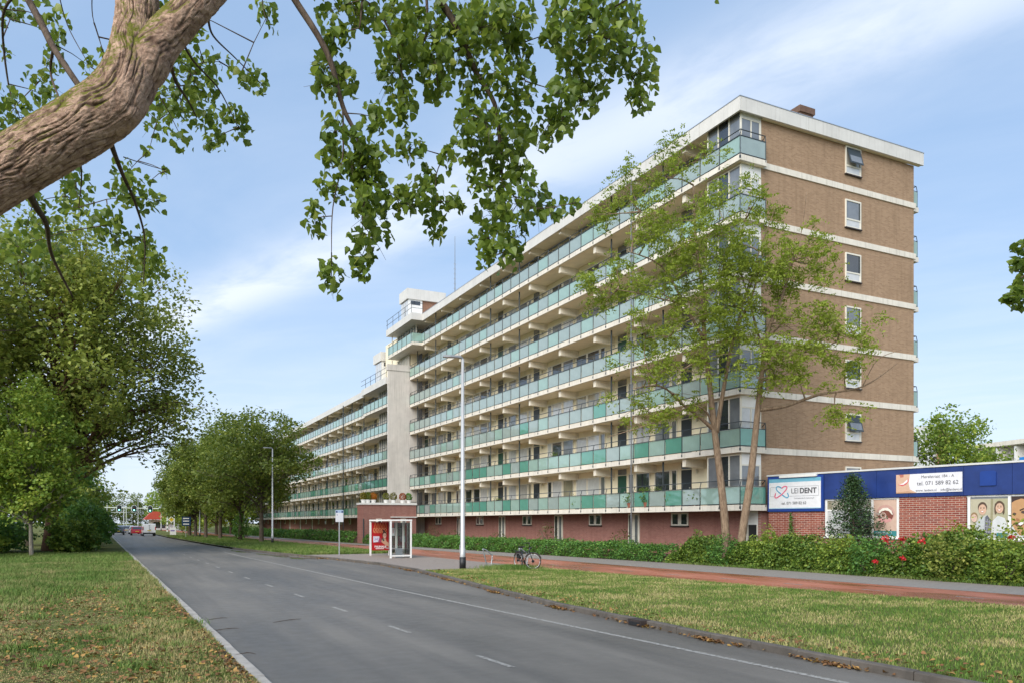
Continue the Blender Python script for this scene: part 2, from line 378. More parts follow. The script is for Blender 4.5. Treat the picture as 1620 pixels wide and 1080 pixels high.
# painted lines
for y in np.arange(-2.0, 75, 4.08):
    mk = MB(); x0, x1 = lerp(CL, y), lerp(CL, y + 1.25); mk.face([(x0-.045, y, .004), (x0+.045, y, .004), (x1+.045, y+1.15, .004), (x1-.045, y+1.15, .004)]); mk.build('lane_dash', m_line, road)
strip(T(WL, -.06), T(WL, .06), .004, -30, 60).build('edge_line', m_line, road)
strip(T(LK, .22), T(LK, .3), .004, 95, 170).build('edge_line', m_line, road)
cyc = bpy.data.objects['cycle_path']
for y in np.arange(2, 60, 2.75):
    x0 = (lerp(CN, y) + lerp(CF, y)) / 2 - .35; mk = MB().face([(x0-.05, y, .1082), (x0+.05, y, .1082), (x0+.0, y+.75, .1082), (x0-.1, y+.75, .1082)]); mk.build('cycle_lane_dash', m_line, cyc)
# standing water by the bus bay kerb
tw = NT('puddle_water'); tw.base((.03, .03, .028), .03, 0, .8); m_water = tw.m
for (cx, cy, a, b) in ((8.9, 52, .5, 2.8), (9.6, 47.5, .5, 2.0), (7.9, 60, .35, 2.2)):
    mk = MB(); rg = random.Random(int(cy)); pts = []
    for k in range(28):
        t_ = 2 * math.pi * k / 28; r_ = 1 + .3 * math.sin(3 * t_ + cy) + rg.uniform(-.12, .12); pts.append((cx + a * r_ * math.cos(t_) - .12 * b * r_ * math.sin(t_), cy + b * r_ * math.sin(t_), .0045))
    mk.face(pts); o = mk.build('puddle', m_water); tag(o, kind='structure')
struct('kerb_soil_edge', strip(lambda y: lerp(LK, y) - .38 - .12 * math.sin(y * 2.3) - .1 * math.sin(y * 5.1), T(LK, -.158), .036, 5, 26), m_soil)
# gully in the right kerb
gl = thing('kerb_gully', 'rusty iron gully box set in the right kerb with dead leaves', 'gully', (9.62, 13.2, 0))
mb = MB(); mb.box(9.36, 9.62, 13.0, 13.45, .005, .135); mb.build('casing', m_iron, gl)
mb = MB(); mb.box(9.352, 9.36, 13.05, 13.4, .02, .09); mb.build('mouth', m_black, gl)
# ------------------------------------------------------------------ the apartment slabs
PITCH, Z1 = 2.8, 2.69
PER, T0 = 17.6, 52.93
WINS = [(2.19, 2.82), (2.86, 4.30), (4.42, 5.86), (6.22, 7.62), (7.68, 9.20), (9.30, 9.87), (12.47, 13.03), (13.27, 14.67), (15.14, 16.60), (16.72, 17.22)]
DOORS = [(0, .84, 'a'), (11.31, 12.19, 'b')]
def zt(k): return Z1 + .28 + PITCH * (k - 1)
def unit_frame_mesh(w, h, d=.07, b=.055):
    mb = MB(); mb.box(-d, 0, 0, b, 0, h).box(-d, 0, w - b, w, 0, h).box(-d, 0, b, w - b, 0, b).box(-d, 0, b, w - b, h - b, h)
    return mb.mesh('window', m_frame)
_pm, _fm = {}, {}
def pane_mesh(w, h, mi):
    k = (round(w, 2), round(h, 2), mi)
    if k not in _pm: _pm[k] = MB().box(-.03, -.012, .055, w - .055, .055, h - .055).mesh('pane', m_pane[mi])
    return _pm[k]
def frame_mesh(w, h):
    k = (round(w, 2), round(h, 2))
    if k not in _fm: _fm[k] = unit_frame_mesh(w, h)
    return _fm[k]
post_me = MB().tube([(.03, 0, -.16), (.03, 0, .92), (.10, 0, 1.2)], .022, 6).box(0, .06, -.03, .03, -.2, -.08).mesh('railing_post', m_railm)
console_mes = {}
def console_mesh(L):
    if L not in console_mes:
        mb = MB(); mb.prism([(0, 0), (L, 0), (L, -.46), (0, -.42)], 'y', -.14, .14); console_mes[L] = mb.mesh('console', m_console)
    return console_mes[L]
lampw_me = MB().blob((-.05, 0, 0), .05, .08, .13, 10, 6).mesh('wall_lamp', M('opal_lamp', (.55, .5, .36), .4))
pipe_me = MB().tube([(0, 0, 0), (0, 0, 2.5)], .05, 8).mesh('drain_pipe', m_railm)
door_me, transom_me = {}, {}
def glass_mesh(w, mat): return MB().box(0, .016, .03, w - .03, .0, .80).mesh('glass_panel', mat)
gl_me = {}
def build_block(root, y0, y1, nlev, xg, xw, seed, panel=1.4667, wins=True, first_dark=False):
    rg = random.Random(seed)
    for k in range(1, nlev + 1):
        z = zt(k)
        mb = MB().box(xg, xw + .1, y0, y1, z - .28, z)
        if k == 1 and nlev == 7: pass
        gal = mb.build('gallery', m_slab, root)
        mb = MB().box(xg + .10, xw, y0 + .12, y1, z + PITCH - .284, z + PITCH - .282) if k < nlev else MB().box(xg + .1, xw, y0 + .12, y1, z + 2.10 + .25, z + 2.10 + .254)
        mb.build('soffit', m_soffit, gal)
        # railing: glass panels, posts, two rails
        n = max(1, round((y1 - y0) / panel)); pw = (y1 - y0) / n
        for i in range(n):
            ya = y0 + i * pw; t = ((T0 - ya) % PER) / PER * 12
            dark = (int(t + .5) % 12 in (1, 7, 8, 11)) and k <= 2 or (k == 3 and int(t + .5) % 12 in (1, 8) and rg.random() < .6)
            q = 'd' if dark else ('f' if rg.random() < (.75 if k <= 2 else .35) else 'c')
            key = (q, round(pw, 3))
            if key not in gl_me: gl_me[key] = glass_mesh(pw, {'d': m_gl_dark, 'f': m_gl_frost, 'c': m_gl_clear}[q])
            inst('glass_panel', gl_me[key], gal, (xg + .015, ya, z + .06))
        for i in range(n + 1): inst('railing_post', post_me, gal, (xg - .03, y0 + i * pw, z))
        mb = MB().box(xg - .02, xg + .03, y0, y1, z + .87, z + .905).build('glazing_rail', m_railm, gal)
        mb = MB().tube([(xg + .07, y0, z + 1.2), (xg + .07, y1, z + 1.2)], .024, 6).build('handrail', m_railm, gal)
        mb = MB().box(xg - .012, xg + .02, y0, y1, z + .025, z + .055).build('bottom_rail', m_railm, gal)
        # consoles under the next slab
        zc = z + PITCH - .285 if k < nlev else z + 2.35
        L = round(xw - xg - .2, 2); y = 33.4 + 4.4 * math.ceil((y0 + .5 - 33.4) / 4.4)
        while y < y1 - .2:
            inst('console', console_mesh(L), gal, (xg + .2, y, zc)); y += 4.4
        # windows, doors, lamps and pipes along the gallery
        j0 = math.floor((T0 - y1) / PER) - 1
        for j in range(j0, j0 + int((y1 - y0) / PER) + 4):
            base = T0 - j * PER
            for a, b in WINS:
                ya, yb = base - b, base - a
                if yb > y1 - .1 or ya < y0 + (2.9 if nlev == 7 else .3): continue
                w = yb - ya; h = 1.22
                f = inst('window', frame_mesh(w, h), root, (xw - .002, ya, z + .92))
                mi = rg.choices((0, 3, 1, 2, 4), (5, 5, 3, 2, 5))[0]
                link('pane', pane_mesh(w, h, mi), f)
            for a, b, q in DOORS:
                ya, yb = base - b, base - a
                if yb > y1 or ya < y0 + 2.9 * (nlev == 7): continue
                dk = (round(yb - ya, 2), 'g' if (q == 'b' and (k + j) % 3 == 1) else 'd')
                if dk not in door_me:
                    w = yb - ya
                    door_me[dk] = MB().box(-.05, 0, 0, w, 0, 2.06).mesh('door', m_door_g if dk[1] == 'g' else m_door_d)
                    transom_me[dk] = MB().box(-.04, 0, 0, w, 2.12, 2.46).mesh('transom', m_pane[3])
                d = inst('door', door_me[dk], root, (xw - .003, ya, z + .004)); link('transom', transom_me[dk], d)
                hd = MB().box(-.11, -.05, .06, .1, .98, 1.1); hk = 'handle'
                if hk not in door_me: door_me[hk] = hd.mesh('handle', m_metal)
                if k < 4: link('handle', door_me[hk], d)
                inst('wall_lamp', lampw_me, root, (xw, ya - .5 if q == 'a' else yb + .5, z + 1.95))
            for a in (-.15, 12.3):
                yy = base - a
                if y0 + 1 < yy < y1 - .3: inst('drain_pipe', pipe_me, root, (xg + .42, yy, z + .002))

m_lampgrey = M('dull_grey_steel', (.16, .17, .18), .6)
# --- tall wing
XG, XW, YE, YA = 26.64, 28.25, 28.96, 77.0
ZR0, ZR1 = 21.87, 22.54
apt = thing('apartment_block', 'seven gallery tall slab block of flats with tan brick end wall and green glass railings', 'apartment building', (XW, 29.25, 0))
build_block(apt, YE, YA, 7, XG, XW, 5)
MB().box(XW, 39.5, 29.25, 29.45, Z1, ZR0).build('end_wall', m_brick_end, apt); MB().box(XW, 39.5, 29.25, 29.45, 0, Z1 - .002).build('plinth_end_wall', m_brick_base_x, apt)
MB().box(XW, 28.5, 29.46, YA, Z1, ZR0).build('street_wall', m_cream, apt)
MB().box(XW - .003, 28.5, 30.25, YA, 0, Z1 + .01).build('plinth_wall', m_brick_base, apt)
MB().box(39.2, 39.5, 29.46, YA + 6, 0, ZR0).build('rear_wall', m_brick_end, apt)
MB().box(28.5, 39.2, YA - .2, YA, 0, ZR0).build('party_wall', m_fin, apt)
rf = MB().box(XG + .02, 39.9, YE + .02, YA + 6, ZR0 + .5, ZR1 - .06).build('roof', m_slab, apt)
# roof fascia as separate panels
def fascia(root, par, x0, x1, y0, y1, z0, z1, ax, step):
    a, b = (x0, x1) if ax == 'x' else (y0, y1); n = max(1, round((b - a) / step)); w = (b - a) / n
    for i in range(n):
        p, q = a + i * w + .006, a + (i + 1) * w - .006
        (MB().box(p, q, y0, y1, z0, z1) if ax == 'x' else MB().box(x0, x1, p, q, z0, z1)).build('fascia_panel', m_fascia, par)
fascia(apt, rf, XG, XG + .1, YE, 73.3, ZR0, ZR1, 'y', 2.93)
fascia(apt, rf, XG + .1, 39.95, YE, YE + .1, ZR0, ZR1, 'x', 2.28)
MB().box(XG + .1, XW, YE + .1, 73.3, ZR0 + .45, ZR0 + .46).box(XW, 39.9, YE + .1, 29.26, ZR0 + .02, ZR0 + .04).build('eaves_soffit', m_soffit, rf)
MB().box(XG - .02, 39.97, YE - .02, YE + .12, ZR1 + .001, ZR1 + .035).box(XG - .02, XG + .12, YE + .13, 73.3, ZR1 + .001, ZR1 + .035).build('roof_trim', m_metal, rf)
for k in range(2, 8):
    z = zt(k); n = 5; w = (39.62 - 28.34) / n
    for i in range(n): MB().box(28.34 + i * w + .004, 28.34 + (i + 1) * w - .004, 29.19, 29.30, z - .28, z + .02).build('floor_band', m_slab, apt)
# end return of each gallery, glazed corner bay, end window, rear balcony
for k in range(1, 8):
    z = zt(k)
    g = MB().box(XG + .03, 28.3, YE - .008, YE + .03, z + .025, z + .055).build('end_railing', m_railm, apt)
    MB().box(XG + .03, 28.3, YE + .012, YE + .03, z + .06, z + .86).build('glass_panel', m_gl_clear if k > 2 else m_gl_dark, g)
    MB().tube([(XG + .05, YE + .05, z + 1.2), (28.3, YE + .05, z + 1.2)], .024, 6).tube([(28.28, YE, z - .1), (28.28, YE, z + .9), (28.3, YE + .06, z + 1.2)], .022, 6).tube([(28.3, YE + .05, z + 1.2), (28.3, 29.25, z + 1.02)], .02, 6).build('handrail', m_railm, g)
    MB().box(XG, 28.3, YE - .01, YE + .04, z + .87, z + .905).build('glazing_rail', m_railm, g)
    bay = MB(); hb = 2.50 if k < 7 else 2.34
    for y in (29.22, 30.02, 30.80, 31.58): bay.box(26.92, 27.0, y, y + .07, z, z + hb)
    bay.box(26.93, 26.99, 29.29, 31.6, z + .86, z + .93).box(26.93, 26.99, 29.29, 31.6, z + hb - .09, z + hb).box(26.93, 26.99, 29.29, 31.6, z + .005, z + .1)
    bay.box(27.0, 28.24, 29.23, 29.28, z + 1.9, z + 1.97).box(27.0, 28.24, 29.23, 29.28, z + .86, z + .93).box(27.56, 27.63, 29.225, 29.285, z + .93, z + 1.9).box(28.12, 28.24, 29.226, 29.284, z, z + 1.9)
    b = bay.build('glazed_bay', m_frame, apt)
    for i, y in enumerate((29.29, 30.09, 30.87)):
        MB().box(26.95, 26.97, y, y + .71, z + .93, z + hb - .09).build('pane', m_pane[(3, 0, 3)[i]], b)
        MB().box(26.95, 26.97, y, y + .71, z + .1, z + .86).build('pane', m_pane[0], b)
    MB().box(27.0, 28.24, 29.24, 29.27, z + 1.97, z + hb).box(27.0, 28.12, 29.24, 29.27, z + .0, z + .86).build('infill_panel', m_white, b)
    for x in (27.01, 27.63): MB().box(x, x + (.55 if x < 27.5 else .49), 29.245, 29.265, z + .93, z + 1.9).build('pane', m_pane[(4, 3)[k % 2]], b)
    MB().box(26.99, 28.24, 31.60, 31.64, z, z + hb).build('bay_cheek', m_frame, b)
    # end wall window
    if k > 0:
        zz = z + .62; mb = MB()
        mb.box(34.09, 34.15, 29.18, 29.25, zz, zz + 1.46).box(35.17, 35.24, 29.18, 29.25, zz, zz + 1.46).box(34.15, 35.17, 29.18, 29.25, zz, zz + .06).box(34.15, 35.17, 29.18, 29.25, zz + 1.38, zz + 1.46).box(34.15, 35.17, 29.185, 29.245, zz + .40, zz + .47)
        w = mb.build('window', m_frame, apt)
        MB().box(34.15, 35.17, 29.215, 29.235, zz + .06, zz + .40).build('pane', m_pane[4], w)
        if k in (7, 2):   # tilted open sash
            s = .12
            mb = MB(); mb.v = [(34.17, 29.20, zz+1.36), (35.15, 29.20, zz+1.36), (35.15, 29.20 - .22, zz+.5), (34.17, 29.20 - .22, zz+.5), (34.17, 29.16, zz+1.36), (35.15, 29.16, zz+1.36), (35.15, 28.94, zz+.5), (34.17, 28.94, zz+.5)]
            mb.f = [(0,1,2,3), (7,6,5,4), (0,4,5,1), (1,5,6,2), (2,6,7,3), (3,7,4,0)]; mb.build('sash', m_railm, w)
            mb = MB().face([(34.25, 29.155, zz+1.3), (35.07, 29.155, zz+1.3), (35.07, 28.95, zz+.58), (34.25, 28.95, zz+.58)]); mb.build('pane', m_pane[3], w)
            MB().box(34.15, 35.17, 29.225, 29.24, zz + .47, zz + 1.38).build('room_behind', m_pane[1], w)
        else:
            MB().box(34.15, 34.20, 29.20, 29.24, zz + .47, zz + 1.38).box(35.1, 35.17, 29.19, 29.24, zz + .47, zz + 1.38).build('sash', m_railm, w)
            MB().box(34.20, 35.1, 29.215, 29.235, zz + .47, zz + 1.38).build('pane', m_pane[(3, 3, 0, 3, 0, 3, 4)[k - 1]], w)
        MB().box(34.05, 35.28, 29.14, 29.25, zz - .06, zz - .004).build('sill', m_iron, w)
    rb = MB().box(39.5, 40.25, 29.5, 33.2, z - .26, z).build('rear_balcony', m_slab, apt)
    MB().box(40.18, 40.2, 29.55, 33.15, z + .06, z + .86).box(39.55, 40.18, 29.53, 29.55, z + .06, z + .86).build('glass_panel', m_gl_frost, rb)
    MB().tube([(39.5, 29.54, z + .9), (40.19, 29.54, z + .9), (40.19, 33.1, z + .9)], .02, 6).tube([(39.5, 29.54, z + 1.18), (40.1, 29.54, z + 1.18), (40.1, 33.1, z + 1.18)], .022, 6).tube([(40.19, 29.54, z - .1), (40.19, 29.54, z + .9), (40.1, 29.54, z + 1.18)], .02, 6).tube([(39.5, 29.54, z + .03), (40.19, 29.54, z + .03), (40.19, 33.1, z + .03)], .02, 6).build('handrail', m_railm, rb)
MB().box(XW + .01, 28.5, 29.46, 30.25, 2.0, Z1).build('door_head', m_white, apt)
ed = MB().box(28.32, 28.36, 29.46, 30.24, 0, 2.0).build('plinth_door', m_black, apt); MB().box(28.2, 28.32, 30.18, 30.25, 0, 2.0).box(28.2, 28.32, 29.46, 29.5, 0, 2.0).build('door_frame', m_frame, ed)
# plinth windows: small pairs and tall slots
for y in (35.5, 44.3, 54.05, 62.98, 72.98):
    mb = MB(); w = 1.5
    mb.box(28.2, 28.247, y - w/2, y + w/2, 1.94, 2.66); f = mb.build('plinth_window', m_frame, apt)
    for dy in (-.46, .32): MB().box(28.17, 28.2, y + dy - .18, y + dy + .26, 2.02, 2.58).build('pane', m_pane[0], f)
    MB().box(28.14, 28.246, y - w/2 - .04, y + w/2 + .04, 1.86, 1.935).build('sill', m_iron, f)
for y in (39.9, 49.15, 58.5, 67.6):
    f = MB().box(28.19, 28.247, y - .58, y + .58, .78, 2.66).build('slot_window', m_frame, apt)
    for dy in (-.3, .3): MB().box(28.16, 28.19, y + dy - .13, y + dy + .13, .9, 2.56).build('pane', m_pane[0 if dy > 0 else 3], f)
    MB().box(28.13, 28.246, y - .62, y + .62, .7, .775).build('sill', m_iron, f)
for y in (37.75,): MB().tube([(26.5, y, .1), (26.5, y, 21.9)], .035, 8).build('downpipe', m_lampgrey, apt)
m_vent = M('vent_brick', (.13, .075, .05), .85, .2, 6)
# roof vents, aerial
ch = thing('roof_vent_stack', 'brown slatted vent stack on the flat roof near the brick end', 'vent', (32.75, 30.9, ZR1))
for i in range(5): MB().box(32.2 + .07 * (i % 2), 33.3 - .07 * (i % 2), 30.5 + .07 * (i % 2), 31.3 - .07 * (i % 2), ZR1 - .1 + i * .35, ZR1 + .23 + i * .35).build('slat_course', m_vent, ch)
an = thing('roof_aerial', 'thin grey lattice aerial mast on the flat roof', 'aerial', (30.4, 74, ZR1))
MB().tube([(30.4, 74, ZR1), (30.4, 74, 31.0)], [.06, .02], 6).build('mast', m_lampgrey, an)
for z in np.arange(23.2, 28.5, .5): MB().tube([(30.25, 74, z), (30.55, 74, z)], .02, 4).build('rung', m_metal, an)
for (x, y, q) in ((29.6, 62, 'midway along'), (30.2, 56, 'far from the aerial on'), (29.8, 68, 'close to the aerial on')): tag(MB().tube([(x, y, ZR1 - .05), (x, y, ZR1 + .7), (x, y, ZR1 + .72), (x, y, ZR1 + .95)], [.18, .18, .3, .22], 10).build('roof_vent', m_iron), 'small dark cowl vent pipe ' + q + ' the tall block roof', 'vent', 'cowl vents on the tall roof')

# --- stair and lift tower between the wings
tow = thing('stair_tower', 'bare concrete stair tower joining the tall and low wings', 'tower', (24.4, 77, 0))
MB().box(24.36, 28.3, 77.02, 77.32, 0, 17.55).build('fin_wall', m_fin, tow)
MB().box(24.28, 26.9, 76.96, 77.4, 17.55, 18.15).build('fin_cap', m_fin, tow)
MB().box(26.9, 33, 77.4, 86, 0, 22.0).build('core', m_cream, tow)
def slat_front(par, x, ya, yb, z0, z1, n):
    MB().box(x + .02, x + .05, ya, yb, z0, z1).build('pane', m_pane[3], par)
    w = (yb - ya) / n
    for i in range(n + 1): MB().box(x - .1, x + .02, ya + i * w - .06, ya + i * w + .06, z0, z1).build('mullion', m_frame, par)
for k in range(1, 6):
    z = zt(k)
    l = MB().box(24.36, 27.2, 77.33, 86.2, z - .28, z).build('landing', m_slab, tow)
    MB().box(24.38, 24.40, 77.4, 86.1, z + .06, z + .86).build('glass_panel', m_gl_frost if k > 2 else m_gl_dark, l)
    MB().tube([(24.44, 77.4, z + 1.2), (24.44, 86.2, z + 1.2)], .024, 6).box(24.35, 24.41, 77.4, 86.2, z + .87, z + .905).box(24.35, 24.40, 77.4, 86.2, z + .02, z + .055).build('handrail', m_railm, l)
    for y in np.arange(77.6, 86.2, 1.43): inst('railing_post', post_me, l, (24.33, y, z))
    slat_front(l, 25.5, 77.4, 83.6, z + .05, z + 2.5, 8)
MB().box(24.2, 27.2, 77.41, 86.4, zt(6) - .75, zt(6) - .08).build('low_roof_edge', m_fascia, tow)
for k in (6, 7):   # upper landings in front of the tall wing
    z = zt(k); y0_ = 73.3 if k == 7 else 77.4
    l = MB().box(25.6, 28.2, y0_, 81.2, z - .285, z - .005).build('landing', m_slab, tow)
    MB().box(25.62, 25.64, y0_ + .05, 81.1, z + .06, z + .86).box(25.64, 26.6, y0_ + .03, y0_ + .05, z + .06, z + .86).build('glass_panel', m_gl_frost, l)
    MB().tube([(26.6, y0_ + .05, z + 1.2), (25.66, y0_ + .05, z + 1.2), (25.66, 81.2, z + 1.2)], .024, 6).tube([(26.6, y0_ + .03, z + .89), (25.62, y0_ + .03, z + .89), (25.62, 81.2, z + .89)], .022, 6).build('handrail', m_railm, l)
    for y in np.arange(y0_ + .3, 81.2, 1.43): inst('railing_post', post_me, l, (25.57, y, z))
    slat_front(l, 26.75, 75.2 if k == 7 else 77.5, 81.0, z + .02, z + 2.35, 7)
    MB().box(26.0, 26.08, 80.9, 80.98, z, z + 2.4).build('prop', m_frame, l)
up = MB().box(25.5, 28.2, 73.2, 81.4, ZR0 + .02, ZR1 + .02).build('upper_roof_edge', m_fascia, tow)
rr = MB()
for y in np.arange(73.5, 81.4, 1.95): rr.tube([(25.6, y, ZR1), (25.6, y, ZR1 + 1.05)], .025, 6)
for z in (.55, 1.05): rr.tube([(26.8, 73.4, ZR1 + z), (25.6, 73.4, ZR1 + z), (25.6, 81.6, ZR1 + z)], .022, 6)
rr.build('roof_railing', m_railm, tow)
def penthouse(x0, x1, y0, y1, z0, z1, fh):
    p = MB().box(x0 + .25, x1 - .1, y0 + .25, y1 - .1, z0, z1 - fh).build('machine_room', m_brick_pent, tow)
    MB().box(x0, x1, y0, y1, z1 - fh, z1).build('machine_room_fascia', m_fascia, p)
    MB().box(x0 + .18, x0 + 1.75, y0 + .17, y0 + .25, z0, z1 - fh).build('white_screen', m_white, p)
    MB().box(x0 + .45, x0 + 1.5, y0 + .14, y0 + .17, z1 - fh - .55, z1 - fh - .15).build('pane', m_pane[0], p)
    for i in range(3): MB().box(x0 + .15, x0 + .25, y0 + .3 + i * .75, y0 + .95 + i * .75, z0, z1 - fh - .1).build('pane', m_pane[4], p)
penthouse(27.4, 31.8, 80, 82.7, ZR1 - .05, 27.0, 1.12)
penthouse(26.4, 30, 86.3, 89.2, 16.9, 21.4, 1.0)
rr = MB()
for y in np.arange(77.6, 87, 1.9): rr.tube([(24.35, y, zt(6) - .1), (24.35, y, zt(6) + .95)], .025, 6)
for z in (.45, .95): rr.tube([(24.35, 77.5, zt(6) + z), (24.35, 87, zt(6) + z)], .022, 6)
rr.build('roof_railing', m_railm, tow)
for k in range(1, 7):
    MB().box(27.3, 27.34, 75.2, 76.3, zt(k), zt(k) + 2.2).build('landing_door', m_black, tow)

# --- low wing
low = thing('low_apartment_wing', 'lower five gallery wing of flats beyond the concrete stair tower', 'apartment building', (26.3, 86, 0))
XL, XLW = 24.62, 26.25
build_block(low, 86.21, 172, 5, XL, XLW, 11, 1.4667)
MB().box(XLW, 26.6, 86.5, 172, Z1, 16.3).build('street_wall', m_cream, low)
MB().box(XLW - .003, 26.6, 86.5, 172, 0, Z1 + .01).build('plinth_wall', m_brick_base, low)
MB().box(26.6, 37.5, 86.5, 172, 0, 16.3).build('core', m_brick_end, low)
lr = MB().box(XL + .02, 38.3, 86.3, 172.2, 16.6, 16.93).build('roof', m_slab, low)
fascia(low, lr, XL, XL + .1, 86.5, 172.2, 16.27, 16.94, 'y', 4.3)
for y in np.arange(90, 171, 4.4):
    f = MB().box(26.19, 26.247, y - .4, y + .4, 1.9 if int(y) % 3 else .8, 2.66).build('plinth_window', m_frame, low)
    MB().box(26.16, 26.19, y - .1, y + .22, 2.0 if int(y) % 3 else .9, 2.58).build('pane', m_pane[0], f)
for y in (95.5,): MB().tube([(24.5, y, .1), (24.5, y, 16.4)], .06, 8).build('downpipe', m_railm, low)

# --- brick entrance hall in front of the tower
kio = thing('entrance_hall', 'plum brick entrance hall with white coping carrying plant pots', 'entrance hall', (21.04, 74.8, 0))
MB().box(21.06, 26.55, 74.82, 76.6, 0, 3.86).build('wall', m_brick_base_x, kio)
MB().box(20.98, 26.6, 74.72, 76.7, 3.86, 4.06).build('coping', m_white, kio)
for x in (22.7, 25.2): f = MB().box(x - .28, x + .28, 74.76, 74.819, 2.05, 2.5).build('window', m_frame, kio); MB().box(x - .06, x + .2, 74.74, 74.76, 2.12, 2.44).build('pane', m_pane[0], f)
MB().box(23.9, 26.6, 74.66, 74.8, 2.62, 2.7).build('canopy_strip', m_white, kio)
MB().tube([(21.15, 74.75, .1), (21.15, 74.75, 2.5)], .05, 6).build('downpipe', m_railm, kio)
# ------------------------------------------------------------------ the dental practice annex
AX0, AY0, AR = 28.41, 28.9, math.atan2(-.99, .141)
ann = thing('dental_annex', 'low flat roofed practice with blue panel band and red brick piers', 'building', (AX0, AY0, 0), AR)
m_blue = M('cobalt_panel', (.016, .038, .165), .34, .22, 1.5, .08, 5)
m_blue2 = M('cobalt_board', (.010, .045, .24), .4, .1, 2)
m_roofedge = M('pale_roof_trim', (.60, .60, .58), .5, .1, 2)
def L(name, mb, mat, par=None, smooth=False): return mb.build(name, mat, par or ann, smooth, local=True)
L('roof', MB().box(-.0, 22, .02, 9, 4.2, 4.30), m_slab)
L('roof_edge', MB().box(-.05, 22, -.10, .06, 4.345, 4.42), m_roofedge)
seams = [3.09, 4.5, 5.6, 7.0, 8.1, 9.2, 10.95, 12.9, 14.8, 16.7, 18.6, 20.5, 22]
for a, b in zip(seams, seams[1:]): L('band_panel', MB().box(a + .006, b - .006, -.06, .1, 3.17, 4.34), m_blue)
L('end_panel', MB().box(0.0, 3.084, -.062, .1, 2.62, 4.34), m_blue)
L('side_wall', MB().box(0, .3, .12, 9, 0, 4.2), m_brick_annex)
for a, b, t in ((0, 3.06, 2.619), (6.56, 9.27, 3.169), (12.9, 15.5, 3.169), (19, 22, 3.169)): L('brick_pier', MB().box(a, b, .0, .12, 0, t), m_brick_annex)
L('back_fill', MB().box(.3, 22, .3, 9, 0, 4.19), m_black)
for a, b in ((3.06, 6.56), (9.27, 12.9), (15.5, 19)): L('brick_apron', MB().box(a, b, .004, .12, 0, 1.42), m_brick_annex)
def awin(a, b, divs, z0=1.46, z1=3.165):
    mb = MB().box(a, b, .01, .09, z0, z0 + .07).box(a, b, .01, .09, z1 - .07, z1)
    for d in divs: mb.box(d - .05, d + .05, .008, .092, z0 + .07, z1 - .07)
    mb.box(a - .02, b + .02, -.06, .1, z0 - .05, z0 - .003)
    return L('window', mb, m_white)
w1 = awin(3.07, 6.55, (3.13, 4.25, 5.36, 6.5)); w2 = awin(9.28, 12.89, (9.36, 10.82, 11.5, 12.83)); w3 = awin(15.51, 18.99, (15.57, 17.2, 18.93))
L('pane', MB().box(3.18, 4.2, .04, .06, 2.7, 3.09), m_pane[2], w1); L('transom_bar', MB().box(3.18, 5.31, .02, .08, 2.62, 2.699), m_white, w1)
L('pane', MB().box(3.18, 4.2, .04, .06, 1.53, 2.62), m_pane[4], w1); L('pane', MB().box(4.3, 5.31, .04, .06, 2.7, 3.09), m_pane[2], w1); L('pane', MB().box(4.3, 5.31, .04, .06, 1.53, 2.62), m_pane[0], w1)
for a, b, w in ((5.41, 6.45, w1), (9.41, 10.77, w2), (10.87, 11.45, w2), (11.55, 12.78, w2), (15.62, 17.15, w3), (17.25, 18.88, w3)): L('pane', MB().box(a, b, .05, .07, 1.53, 3.09), m_pane[3], w)
vent = L('wall_vent', MB().prism([(9.82, 3.52), (10.4, 3.52), (10.4, 4.02), (10.34, 4.08), (9.88, 4.08), (9.82, 4.02)], 'y', -.11, -.061), m_blue2)
# flat print: shapes laid on a board, each sheet a little above the one below
def ell(cx, cz, rx, rz, n=24, a0=0, a1=360, rot=0):
    o = []
    for i in range(n + (a1 - a0 < 360)):
        a = R(a0 + (a1 - a0) * i / n); x, z = rx * math.cos(a), rz * math.sin(a); c, s = math.cos(R(rot)), math.sin(R(rot)); o.append((cx + x * c - z * s, cz + x * s + z * c))
    return o
_pc = {}
def ink(c, rough=.45):
    if c not in _pc: _pc[c] = M('print_ink', c, rough, .06, 6)
    return _pc[c]
class Poster:
    def __init__(s, par, x0, x1, z0, z1, y, bg, name='poster'):
        s.x0, s.x1, s.z0, s.z1, s.y, s.n = x0, x1, z0, z1, y, 0
        s.o = MB().box(x0, x1, y, y + .012, z0, z1).build(name, ink(bg), par, local=True)
    def P(s, p): return (s.x0 + p[0] * (s.x1 - s.x0), s.z0 + p[1] * (s.z1 - s.z0))
    def add(s, poly, c, nm='print'):
        s.n += 1; y = s.y - .0012 * s.n
        MB().face([(x, y, z) for x, z in [s.P((min(1, max(0, p[0])), min(1, max(0, p[1])))) for p in poly]]).build(nm, ink(c), s.o, local=True)
    def line(s, pts, w, c, nm='print'):
        s.n += 1; y = s.y - .0012 * s.n; q = [Vector(s.P(p)) for p in pts]; mb = MB(); L_, R_ = [], []
        for i, p in enumerate(q):
            t = (q[min(i+1, len(q)-1)] - q[max(i-1, 0)]).normalized(); nn = Vector((-t.y, t.x)) * w / 2; L_.append(p + nn); R_.append(p - nn)
        for i in range(len(q) - 1): mb.face([(v.x, y, v.y) for v in (R_[i], R_[i+1], L_[i+1], L_[i])])
        mb.build(nm, ink(c), s.o, local=True)
    def text(s, body, cx, cz, size, c, align='CENTER', bold=0):
        s.n += 1; p = s.P((cx, cz)); me = text_mesh(body, size, ink(c), align, .0008, bold)
        return link('lettering', me, s.o, (p[0], s.y - .0012 * s.n, p[1]), (R(90), 0, 0))
